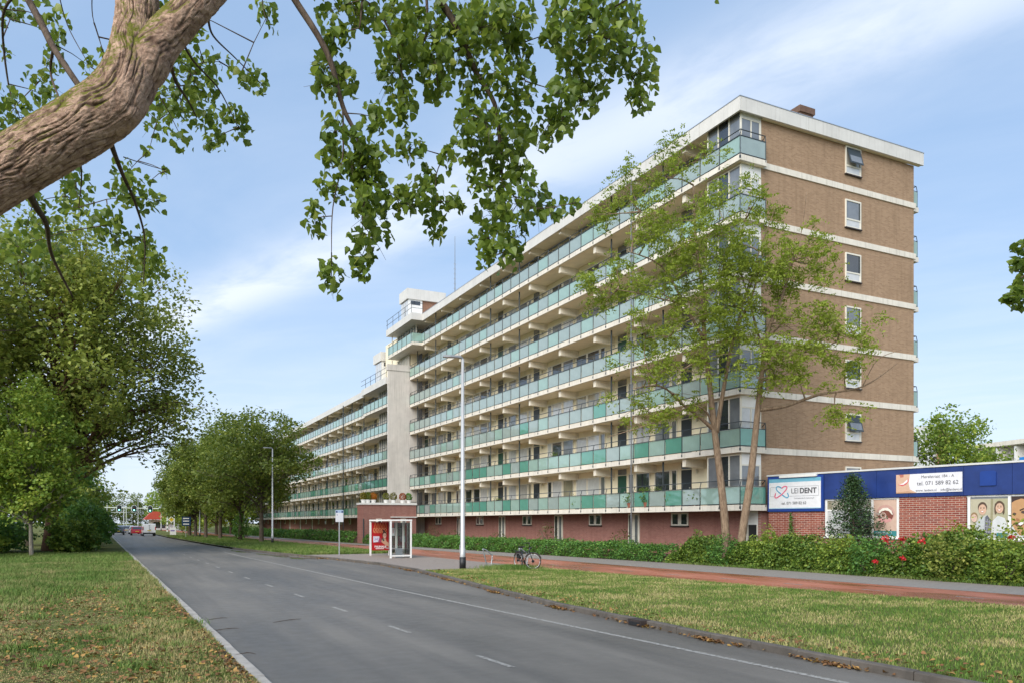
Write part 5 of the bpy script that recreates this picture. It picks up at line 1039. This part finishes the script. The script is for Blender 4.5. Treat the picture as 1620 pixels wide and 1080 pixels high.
A2 = [(220,30,90,40),(200,130,50,50),(180,240,60,60),(170,310,50,40),(240,290,40,50),(290,50,60,50),(400,60,80,60),(430,150,80,70),(410,260,70,80),(440,380,55,60),(350,420,50,50),(520,40,80,50),(520,140,80,80),(560,230,70,70),(570,320,50,40),(640,60,80,60),(640,180,90,80),(720,100,90,80),(760,40,90,50),(800,120,80,70),(840,60,70,60),(850,180,50,60),(700,290,70,50),(780,260,60,60),(880,290,40,60),(860,370,60,40),(680,400,50,60),(740,440,70,60),(800,480,80,60),(860,490,50,60),(690,520,60,50),(610,560,40,40),(740,580,60,50),(820,570,60,50),(870,640,50,60),(780,680,50,60),(700,650,30,40),(760,770,70,50),(850,730,70,60),(920,730,60,60),(970,770,30,30),(1010,745,50,25),(1060,725,20,15),(740,850,60,50),(800,900,70,50),(840,850,50,50),(740,930,40,30),(200,470,50,50),(190,550,55,50),(270,490,40,40),(260,590,50,50),(190,670,50,50),(130,780,35,60),(310,570,50,50),(340,540,60,40),(330,640,50,60),(290,640,40,50),(310,720,60,60),(340,760,50,40),(330,840,70,50),(300,910,50,40),(300,970,35,30),(190,990,40,70),(440,720,60,50),(400,690,50,30),(500,690,60,50),(540,640,40,40),(560,760,35,50),(560,820,35,40),(620,720,40,40),(470,530,50,50),(1000,120,60,60),(960,150,30,30),(1090,60,90,60),(1060,180,70,60),(1150,130,80,70),(1230,60,70,60),(1250,180,80,60),(1290,260,60,70),(1290,350,50,50),(1180,230,70,50),(1050,270,60,60),(1010,340,60,50),(1080,360,60,50),(1120,320,50,50),(970,430,60,50),(940,490,40,50),(1010,430,50,50),(1030,40,80,50),(1190,30,100,40)]
A1 = [(60,50,40,40),(10,50,20,40),(170,60,60,50),(210,130,30,30),(190,200,40,60),(140,290,50,40),(40,380,60,60),(80,420,50,40),(160,340,40,40),(20,190,20,30),(310,230,25,40),(370,200,20,25),(640,220,60,40),(700,260,60,60),(720,320,60,50),(780,220,40,30),(880,270,60,40),(930,320,30,30),(640,350,60,60),(560,330,50,60),(560,430,50,60),(620,400,50,50),(700,410,60,50),(760,420,50,40),(820,400,50,40),(860,470,40,40),(650,500,40,40),(760,500,50,40),(530,540,20,20),(270,650,50,50),(280,740,60,50),(240,700,40,40),(450,620,50,60),(480,700,60,50),(560,720,30,30),(440,680,50,50),(390,800,60,60),(340,790,30,30),(400,860,40,40),(500,850,50,40),(540,900,40,50),(510,930,40,50),(560,960,30,40),(500,1020,40,50),(520,1060,30,30),(120,720,60,40),(170,790,60,60),(90,830,60,50),(200,870,60,50),(60,880,50,50),(120,930,80,60),(590,610,20,20),(540,640,20,20),(950,60,40,55),(600,20,40,30),(690,120,50,40),(0,450,40,50)]
rg, rs = random.Random(77), np.random.RandomState(77); PL = []
def cluster(c, rx, rz, n):
    a = at(0, 826, 1); side = Vector((CS, -SN, 0)); fw = Vector((SN, CS, 0))
    nd = min(nodes, key=lambda q: (q - c).length + max(0, c.z - q.z) * .7); dist = (nd - c).length
    m = (nd + c) / 2 + Vector((0, 0, .04 * dist)); wood.tube([nd, m, c], [min(.007, .003 + .01 * dist), .004, .0025], 5, False); nodes.append(c.copy()); nodes.append(m)
    for _ in range(max(2, n // 9)):
        e = c + side * rg.gauss(0, rx * .55) + fw * rg.gauss(0, rx * .6) + Vector((0, 0, rg.gauss(-.2 * rz, rz * .5))); wood.tube([c, (c + e) / 2 + Vector((0, 0, .015)), e], [.0025, .002, .0012], 3, False)
    for _ in range(n):
        while True:
            u, v = rg.uniform(-1, 1), rg.uniform(-1, 1)
            if u*u + v*v < 1: break
        PL.append(tuple(c + side * u * rx + Vector((0, 0, v * rz)) + fw * rg.gauss(0, rx * .55)))
for (x, y, a, b) in A2:
    d = 6.15 + .5 * max(0, min(1, (x - 200) / 900)) + rg.uniform(-.25, .25); k = .4444 * d / FPX; cluster(Q2(x, y, d), a * k * 1.05, b * k * 1.05, int(a * b / 50))
for (x, y, a, b) in A1:
    d = 7.6 + rg.uniform(-.6, .7); k = .4444 * d / FPX; cluster(Q1(x, y, d), a * k, b * k, int(a * b / 56))
for i in range(70):                                  # canopy going on above the frame
    c = at(rg.uniform(-500, 1250), rg.uniform(-520, -60), rg.uniform(5.6, 8.2)); cluster(c, .3, .26, 26)
wood.build('boughs', m_twig, pop, True)
P = np.array(PL) - O; V, F = leaf_np(P, .064, rs, LEAF6, .25, .75, .32)
# the leaves that show largest are single leaves, the rest one mass of foliage
vis = np.array([1 if (0 < 826 - (0) and p[2] < 6.7) else 0 for p in PL]); dist = np.linalg.norm(np.array(PL) - np.array((0, 0, CAM_H)), axis=1)
Vl = V.reshape(-1, 6, 3); ar = np.linalg.norm(np.cross(Vl[:, 3] - Vl[:, 0], Vl[:, 1] - Vl[:, 5]) @ np.eye(3), axis=1)
vw = np.array(PL) - np.array((0, 0, CAM_H)); nn = np.cross(Vl[:, 3] - Vl[:, 0], Vl[:, 2] - Vl[:, 4]); face_ = np.abs((nn * vw).sum(1)) / dist ** 3
lat = vw @ np.array((CS, -SN, 0)); dep = vw @ np.array((SN, CS, 0)); px, py = 810 + FPX * lat / dep, 826 - FPX * vw[:, 2] / dep
ok = (px > 5) & (px < 1600) & (py > 5); order = np.argsort(-(face_ * ok)); pick = order[:300]; rest = np.setdiff1d(np.arange(len(PL)), pick)
for i in pick:
    c = P[i]; me = bpy.data.meshes.new('leaf'); me.from_pydata([tuple(v - c) for v in Vl[i]], [], [(0, 1, 2, 3), (0, 3, 4, 5)]); me.materials.append(m_lf_pop); link('leaf', me, pop, tuple(c))
Vr = Vl[rest].reshape(-1, 3); Fr = (LEAF6[1][None] + (np.arange(len(rest)) * 6)[:, None, None]).reshape(-1, 4); link('foliage', np_mesh('foliage', Vr, Fr, m_lf_pop), pop)['kind'] = 'stuff'

# ------------------------------------------------------------------ grass, fallen leaves, twigs
def grassmat(name, lo, mid, straw, th):
    t = NT(name); gm = t.n.new('ShaderNodeNewGeometry'); r = gm.outputs['Random Per Island']
    f = t.math('ADD', t.math('MULTIPLY', t.noise(.55, 4, .6), .9), t.math('MULTIPLY', t.noise(2.6, 3, .6), .55)); f = t.math('ADD', f, t.math('MULTIPLY', r, .28))
    cc = t.ramp(f, [(th - .16, lo), (th, mid), (th + .17, straw)]); t.base(cc, .7, 0, .25); return t.m
m_blade_l = grassmat('left_grass_blades', (.070, .13, .022), (.15, .195, .045), (.40, .32, .15), .82); m_blade_r = grassmat('right_grass_blades', (.085, .165, .024), (.19, .24, .05), (.42, .36, .16), .90); m_blade_t = grassmat('tall_grass_blades', (.075, .145, .022), (.115, .19, .034), (.20, .235, .07), .85)
def grass(name, label, pts, hgt, wid, mat, seed, z):
    rs = np.random.RandomState(seed); N = len(pts); a = rs.uniform(0, 6.283, N); d = np.stack([np.cos(a), np.sin(a)], 1); h = hgt * rs.uniform(.5, 1.3, N); w = wid * rs.uniform(.7, 1.3, N); ln = h * rs.uniform(.2, .9, N); b = rs.uniform(0, 6.283, N); e = np.stack([np.cos(b), np.sin(b)], 1)
    V = np.zeros((N, 5, 3)); V[:, :, :2] = pts[:, None, :]; V[:, :, 2] = z
    V[:, 0, :2] -= d * w[:, None] / 2; V[:, 1, :2] += d * w[:, None] / 2; V[:, 2, :2] += e * ln[:, None] * .35 + d * w[:, None] * .4; V[:, 3, :2] += e * ln[:, None] * .35 - d * w[:, None] * .4; V[:, 2:4, 2] += h[:, None] * .62; V[:, 4, :2] += e * ln[:, None]; V[:, 4, 2] += h; V[:, 0:2, 2] -= .01
    F = np.array([(0, 1, 2), (0, 2, 3), (3, 2, 4)])[None] + (np.arange(N) * 5)[:, None, None]
    return tag(link(name, np_mesh(name, V.reshape(-1, 3), F.reshape(-1, 3), mat)), label, 'grass', None, 'stuff')
def scatter(n, y0, y1, xa, xb, rs, dens=None):
    y = y0 + (y1 - y0) * rs.uniform(0, 1, n) ** 1.35; a = np.array([xa(v) for v in y]); b = np.array([xb(v) for v in y]); x = a + (b - a) * rs.uniform(0, 1, n); return np.stack([x, y], 1)
rs = np.random.RandomState(31)
p1 = scatter(130000, 8.5, 46, lambda y: -.13 * y - .8, T(LK, -.15), rs); h1 = .045 + .03 * np.clip(np.sin(p1[:, 0] * 1.7) + np.sin(p1[:, 1] * .9), -1, 2) + .06 * np.clip((p1[:, 1] - 22) / 8, 0, 1); grass('left_verge_grass', 'short straw flecked grass on the left verge', p1, h1, .011, m_blade_l, 1, .03)
p2 = scatter(90000, 20, 60, lambda y: -.13 * y - 1, T(LK, -.15), rs); pa = np.clip((p2[:, 1] - 22 + 2.2 * np.sin(p2[:, 0] * 1.9) + 1.5 * np.sin(p2[:, 0] * 4.1 + 1)) / 9, 0, 1) * np.clip((1.3 - p2[:, 0] + .5 * np.sin(p2[:, 1] * .9)) / 2.2, .12, 1); p2 = p2[rs.uniform(0, 1, len(p2)) < pa]; grass('long_grass', 'longer green grass before the undergrowth on the left', p2, .15, .016, m_blade_t, 2, .03)
p3 = scatter(150000, 3, 31.2, T(RK, .14), T(CN, -.03), rs); grass('right_verge_grass', 'dry yellowish mown grass between the kerb and the red cycle path', p3, .055, .011, m_blade_r, 3, .10)
p4 = scatter(60000, 49.5, 128, T(RK, .3), T(CN, -.1), rs); grass('lime_row_grass', 'bright green grass under the roadside limes', p4, .17, .03, m_blade_t, 4, .10)
pc = [(15.2 + rnd.gauss(0, .55), 30.6 + rnd.gauss(0, .5)) for _ in range(5000)]; grass('bike_tuft_grass', 'taller green grass at the foot of the bicycle', np.array(pc), .17, .012, m_blade_t, 5, .10)
tuft = np.concatenate([np.array([(cx, cy)]) + np.random.RandomState(i).normal(0, .16, (260, 2)) for i, (cx, cy) in enumerate(((-.2, 17), (.4, 19.5), (-1.5, 15), (.9, 14.2), (.2, 12.4), (-1.6, 19.8), (1.0, 22.5), (-.9, 13.2), (1.25, 17.2), (-2.4, 22)))]); grass('verge_tufts', 'darker green grass tufts scattered in the left verge', tuft, .11, .013, m_blade_t, 6, .03)
p6 = scatter(6000, 4, 32, T(FF, .02), T(FF, .4), rs); grass('bed_edge_grass', 'thin grass edging between the footpath and the front hedge', p6, .12, .014, m_blade_t, 7, .10)
m_dead = leafmat('dead_leaves', [(0, (.10, .045, .02)), (.45, (.22, .11, .045)), (.78, (.38, .22, .07)), (1, (.50, .33, .05))], .1, .7, .3, 1.0)
def litter(name, label, pts, z, size, seed):
    rs = np.random.RandomState(seed); P = np.concatenate([pts, z + rs.uniform(.005, .05, (len(pts), 1))], 1); V, F = leaf_np(P, size, rs, LEAF6, 2.2); tag(link(name, np_mesh(name, V, F, m_dead)), label, 'leaves', None, 'stuff')
litter('fallen_leaves', 'fallen yellow and brown leaves strewn on the left verge', scatter(3200, 9, 28, lambda y: -.13 * y - .6, T(LK, -.2), rs), .045, .068, 1)
gut = []
for y0 in (8.3, 11.0, 13.3, 16.7, 21.5, 27, 33, 46): gut += [(lerp(RK, y) - abs(rnd.gauss(.02, .07)), y) for y in [y0 + rnd.gauss(0, .28) for _ in range(90)]]
for _ in range(260): y = rnd.uniform(5, 50); gut.append((lerp(RK, y) - abs(rnd.gauss(0, .05)), y))
litter('gutter_leaves', 'rusty dead leaves gathered in the right gutter', np.array(gut), .003, .07, 2)
ed = [];
for _ in range(420): y = 5 + 26 * rnd.random() ** 1.4; ed.append((lerp(RK, y) + .16 + abs(rnd.gauss(0, .5)), y))
litter('verge_edge_leaves', 'brown leaves along the kerb edge of the right verge', np.array(ed), .12, .07, 3)
litter('left_edge_debris', 'brown leaf debris along the left kerb', np.array([(lerp(LK, y) - .2 - abs(rnd.gauss(0, .16)), y) for y in [8 + 18 * rnd.random() for _ in range(420)]]), .045, .06, 4)
for i, (px, py, a, l, lb) in enumerate(((455, 981, .5, .75, 'thin bare twig lying on the asphalt near a lane dash'), (357, 995, .3, .55, 'thin bare twig lying on the asphalt by the left kerb'), (345, 978, .4, .45, 'short twig lying across the gutter of the left kerb'), (330, 1003, .3, .5, 'twig lying across the left kerb stones'), (385, 1037, .4, .45, 'small twig lying on the left kerb edge'))):
    d = FPX * 2.09 / (py - 826); c = at(px, py, d); t = MB().tube(spline([(c.x - l/2 * math.cos(a), c.y - l/2 * math.sin(a), .035 if c.x < 1.8 else .014), (c.x + .06, c.y + .07, .05 if c.x < 1.8 else .02), (c.x + l/2 * math.cos(a), c.y + l/2 * math.sin(a), .014)], 4), [.003, .006, .007, .0055, .008, .006, .005, .004, .002], 5).build('twig', m_twig); tag(t, lb, 'twig', 'fallen twigs')
# ------------------------------------------------------------------ traffic and the crossing
def paint(name, c): t = NT(name); t.base(c, .25, 0, .6); t.set(t.p, 'Coat Weight', .6); return t.m
m_red_l = M('red_lens', (.35, .01, .01), .3)
m_carglass = pane('car_glass', (.02, .024, .028))
def car(label, x, y, c, cat='car', kind='hatch', group=None, rz=0.):
    t = thing('van' if kind == 'van' else 'car', label, cat, (x, y, .006), rz, group)
    P = paint('car_paint', c)
    if kind == 'van': Ln, W, prof, gh = 4.4, .92, [(-2.2, .35), (-2.22, .9), (-2.15, 1.86), (-2.0, 1.92), (.9, 1.9), (1.25, 1.5), (1.55, 1.08), (2.15, .9), (2.25, .4)], None
    else: Ln, W, prof, gh = 4.1, .87, [(-2.02, .34), (-2.06, .62), (-2.0, .95), (1.0, .95), (1.9, .78), (2.05, .5), (2.02, .34)], [(-1.95, .951), (-1.6, 1.44), (-1.2, 1.5), (.1, 1.48), (.95, .951)]
    def A(n, mb, m, par=None): return mb.build(n, m, par or t, False, local=True)
    A('body', MB().prism(prof, 'x', -W, W), P)                      # forward is local +y
    if gh:
        mb = MB(); n = len(gh); mb.v = [(-W * (.98 if z < 1 else .78), yy, z) for yy, z in gh] + [(W * (.98 if z < 1 else .78), yy, z) for yy, z in gh]
        mb.f = [tuple(range(n)), tuple(reversed(range(n, 2*n)))] + [(i, n+i, n+(i+1) % n, (i+1) % n) for i in range(n)]; cb = A('cabin', mb, P)
        A('rear_window', MB().face([(-W*.80, -1.93, 1.01), (W*.80, -1.93, 1.01), (W*.68, -1.64, 1.40), (-W*.68, -1.64, 1.40)]), m_carglass, cb)
        for s in (-1, 1): A('side_window', MB().face([(s*W*.975, -1.55, 1.0), (s*W*.975, .7, 1.0), (s*W*.80, .1, 1.43), (s*W*.80, -1.35, 1.43)]), m_carglass, cb)
        A('windscreen', MB().face([(-W*.88, .94, 1.0), (W*.88, .94, 1.0), (W*.72, .2, 1.45), (-W*.72, .2, 1.45)]), m_carglass, cb)
        zl = .72
    else:
        A('rear_door_seam', MB().box(-.012, .012, -2.235, -2.19, .5, 1.8), m_black); A('door_handle', MB().box(.06, .2, -2.25, -2.2, 1.02, 1.08), m_black)
        for s in (-1, 1): A('side_window', MB().box(s*(W+.002) - .003, s*(W+.002) + .003, .35, 1.2, 1.1, 1.6), m_carglass)
        zl = .95
    yb = -2.24 if kind == 'van' else -2.08
    for s in (-1, 1):
        A('tail_light', MB().box(s*W*.96 - .06, s*W*.96 + .06, yb, yb + .12, zl, zl + (.5 if kind == 'van' else .2)), m_red_l)
        A('mirror', MB().blob((s*(W+.1), .75, 1.05), .1, .06, .08, 8, 5), m_black)
    A('number_plate', MB().box(-.26, .26, yb - .02, yb + .0, zl - .12, zl - .01), M('yellow_plate', (.55, .40, .04), .5))
    A('bumper', MB().box(-W*.97, W*.97, yb - .03, yb + .15, .36, .56), m_black if kind == 'van' or c[0] < .1 else P)
    for sx in (-1, 1):
        for yy in (-1.28, 1.28):
            w = A('wheel', MB().disc((sx*(W-.09), yy, .31), .31, 'x', .22, 18), m_black); A('rim', MB().disc((sx*(W+.022), yy, .31), .19, 'x', .02, 14), m_metal, w)
car('white panel van driving away towards the traffic lights', 4.1, 137.5, (.72, .72, .72), 'van', 'van', None, R(1.4))
car('bright red hatchback beside the white van', 2.55, 146, (.42, .015, .02), 'car', 'hatch', None, R(1.4))
car('dark grey hatchback driving at the left kerb towards the lights', -.15, 153, (.06, .062, .065), 'car', 'hatch', None, R(1.4))
for i, (x, y, c, l) in enumerate(((2.4, 163, (.60, .60, .60), 'pale silver car queuing behind the bright red hatchback'), (1.2, 176, (.20, .21, .23), 'mid grey car queuing in the far traffic beyond the silver car'), (1.9, 186, (.62, .62, .62), 'white car queuing under the signal gantry'), (-1.6, 182, (.05, .06, .09), 'dark blue car beyond the grey hatchback'), (.2, 206, (.10, .10, .11), 'charcoal car waiting beyond the signal gantry'))):
    car(l, x, y, c, 'car', 'hatch', None, R(1.4))
m_gantry = M('pale_green_steel', (.50, .54, .46), .5, .08, 2)
gan = thing('signal_gantry', 'pale steel traffic signal gantry arm across the road', 'gantry', (9.5, 190.3, .1))
MB().tube([(9.5, 190.3, .1), (9.5, 190.3, 5.25)], .15, 10).build('post', m_gantry, gan)
for i in range(6): MB().tube([(9.5, 190.3, .15 + i * .42), (9.5, 190.3, .36 + i * .42)], .165, 10).build('band', m_black if i % 2 else m_white, gan)
MB().tube([(9.5, 190.3, 5.15), (-3.5, 195.8, 5.5)], .09, 8).build('arm', m_gantry, gan)
m_tl = NT('green_signal_lens'); m_tl.base((.1, .9, .7), .4); m_tl.set(m_tl.p, 'Emission Color', (.25, 1, .75)); m_tl.set(m_tl.p, 'Emission Strength', 4.); m_tl = m_tl.m
m_off = M('dark_lens', (.06, .02, .015), .35); m_board = M('signal_board', (.01, .035, .03), .5)
def signal(x, y, z, label, group=None):
    t = thing('traffic_light', label, 'traffic light', (x, y, z - .75), 0, group)
    bd = ell(x, z, .44, .38, 12, 0, 180); bd = [(a, b + .38) for a, b in bd] + [(a, b - .38) for a, b in ell(x, z, .44, .38, 12, 180, 360)]
    MB().prism([(x + (a - x) * 1.16, z + (b - z) * 1.09) for a, b in bd], 'y', y - .02, y + .02).build('white_border', m_white, t)
    MB().prism(bd, 'y', y - .05, y - .021).build('backboard', m_board, t); MB().box(x - .17, x + .17, y - .25, y - .051, z - .5, z + .5).build('housing', m_black, t)
    for dz, m in ((.32, m_off), (0, m_off), (-.32, m_tl)): MB().disc((x, y - .26, z + dz), .13, 'y', .03, 16).build('lens', m, t)
for (x, y, z, l) in ((6.05, 191.5, 5.1, 'traffic light showing green on the gantry over the white van'), (2.9, 192.8, 5.2, 'traffic light showing green in the middle of the gantry arm'), (-.05, 194.1, 5.25, 'traffic light showing green on the free end of the gantry arm')): signal(x, y, z, l)
def pole_sign(nm, label, x, y, h, build):
    t = thing(nm, label, 'sign', (x, y, .1)); MB().tube([(x, y, .1), (x, y, h)], .045, 8).build('pole', m_metal, t); build(t, x, y); return t
m_yel = M('yellow_sign', (.55, .38, .02), .45); m_sblue = M('dark_blue_sign', (.01, .04, .10), .4)
pole_sign('priority_sign', 'white edged yellow diamond priority sign on a grey pole', 8.05, 148.5, 3.2, lambda t, x, y: (MB().prism([(x, 2.1), (x + .56, 2.66), (x, 3.22), (x - .56, 2.66)], 'y', y - .07, y - .05).build('white_plate', m_white, t), MB().prism([(x, 2.24), (x + .42, 2.66), (x, 3.08), (x - .42, 2.66)], 'y', y - .08, y - .071).build('yellow_plate', m_yel, t)))
pole_sign('direction_sign', 'dark blue direction sign on a post beside the lime trunks', 7.9, 113.2, 2.9, lambda t, x, y: (MB().box(x - .5, x + .6, y - .08, y - .05, 1.7, 2.9).build('plate', m_sblue, t), [MB().box(x - .35, x + .4, y - .086, y - .081, z, z + .14).build('print', m_white, t) for z in (1.85, 2.25, 2.6)]))
bd = thing('advert_board', 'white advert board leaning low on the verge below the diamond sign', 'board', (7.6, 136, .1)); MB().box(7.15, 8.05, 135.9, 135.96, .2, 1.35).build('panel', m_white, bd); MB().box(7.25, 7.85, 135.89, 135.899, .75, .95).build('print', M('violet_print', (.22, .16, .4), .5), bd); MB().box(7.2, 7.26, 135.965, 136.0, .1, 1.3).box(7.94, 8.0, 135.965, 136.0, .1, 1.3).build('stake', m_metal, bd)
# second signal mast beyond and a lower cross arm
g2 = thing('cross_arm_mast', 'second pale signal arm on a mast beyond the crossing', 'gantry', (1.5, 214, .02)); MB().tube([(1.5, 214, .02), (1.5, 214, 5.6)], .1, 8).build('post', m_gantry, g2); MB().tube([(1.5, 214, 4.6), (-4.4, 214.5, 4.6)], .07, 8).build('arm', m_gantry, g2)
# filling station canopy beyond the crossing
fs = thing('red_canopy_building', 'small building with a red sloping canopy beyond the crossing', 'building', (10, 240, 0))
MB().box(7.5, 15, 242, 250, 0, 2.9).build('wall', m_white, fs); MB().prism([(6.0, 3.0), (15.5, 3.0), (13.5, 5.2), (8, 5.2)], 'y', 239, 251).build('roof', M('red_roof', (.42, .06, .03), .6), fs); MB().box(8.5, 11.5, 241.95, 241.99, .6, 2.3).build('shop_window', m_pane[0], fs)
# flats far to the right with blue balcony panels
a0, a1 = at(1528, 826, 112), at(1740, 826, 92); a0.z = a1.z = 0
fb = thing('far_gallery_flats', 'distant white gallery flats with bright blue balcony panels', 'apartment building', tuple(a0), math.atan2(a1.y - a0.y, a1.x - a0.x))
Lf = (a1 - a0).length
def Fp(n, mb, m, par=None): return mb.build(n, m, par or fb, False, local=True)
Fp('wall', MB().box(0, Lf, 1.6, 9, 0, 12.4), M('pale_render', (.55, .53, .48), .8)); Fp('roof', MB().box(-.3, Lf, -.2, 9, 12.4, 13.0), m_slab)
m_bluep = M('bright_blue_panel', (.02, .22, .62), .4)
for k in range(4):
    z = 1.0 + 2.85 * k; s = Fp('gallery', MB().box(0, Lf, 0, 1.6, z - .2, z), m_slab)
    for i in range(int(Lf // 3)):
        Fp('balcony_panel', MB().box(i*3 + .15, i*3 + 1.9, -.04, 0, z + .05, z + 1.1), m_bluep if i % 2 else m_white, s); Fp('divider', MB().box(i*3 + 2.2, i*3 + 2.5, .1, 1.6, z, z + 2.65), m_white, s)
        w = Fp('window', MB().box(i*3 + .5, i*3 + 1.9, 1.54, 1.6, z + .9, z + 2.2), m_frame); Fp('pane', MB().box(i*3 + .6, i*3 + 1.8, 1.5, 1.54, z + 1.0, z + 2.1), m_pane[0], w)
c = at(1493, 826, 160); tb = thing('far_tower_block', 'distant brown tower block top behind the broad green tree', 'building', (c.x, c.y, 0))
MB().box(c.x - 1.5, c.x + 1.5, c.y, c.y + 8, 0, 21.0).build('wall', m_brick_pent, tb); MB().box(c.x - 3.2, c.x - 1.51, c.y + .5, c.y + 7, 0, 21.8).build('stair_glazing', m_pane[4], tb)
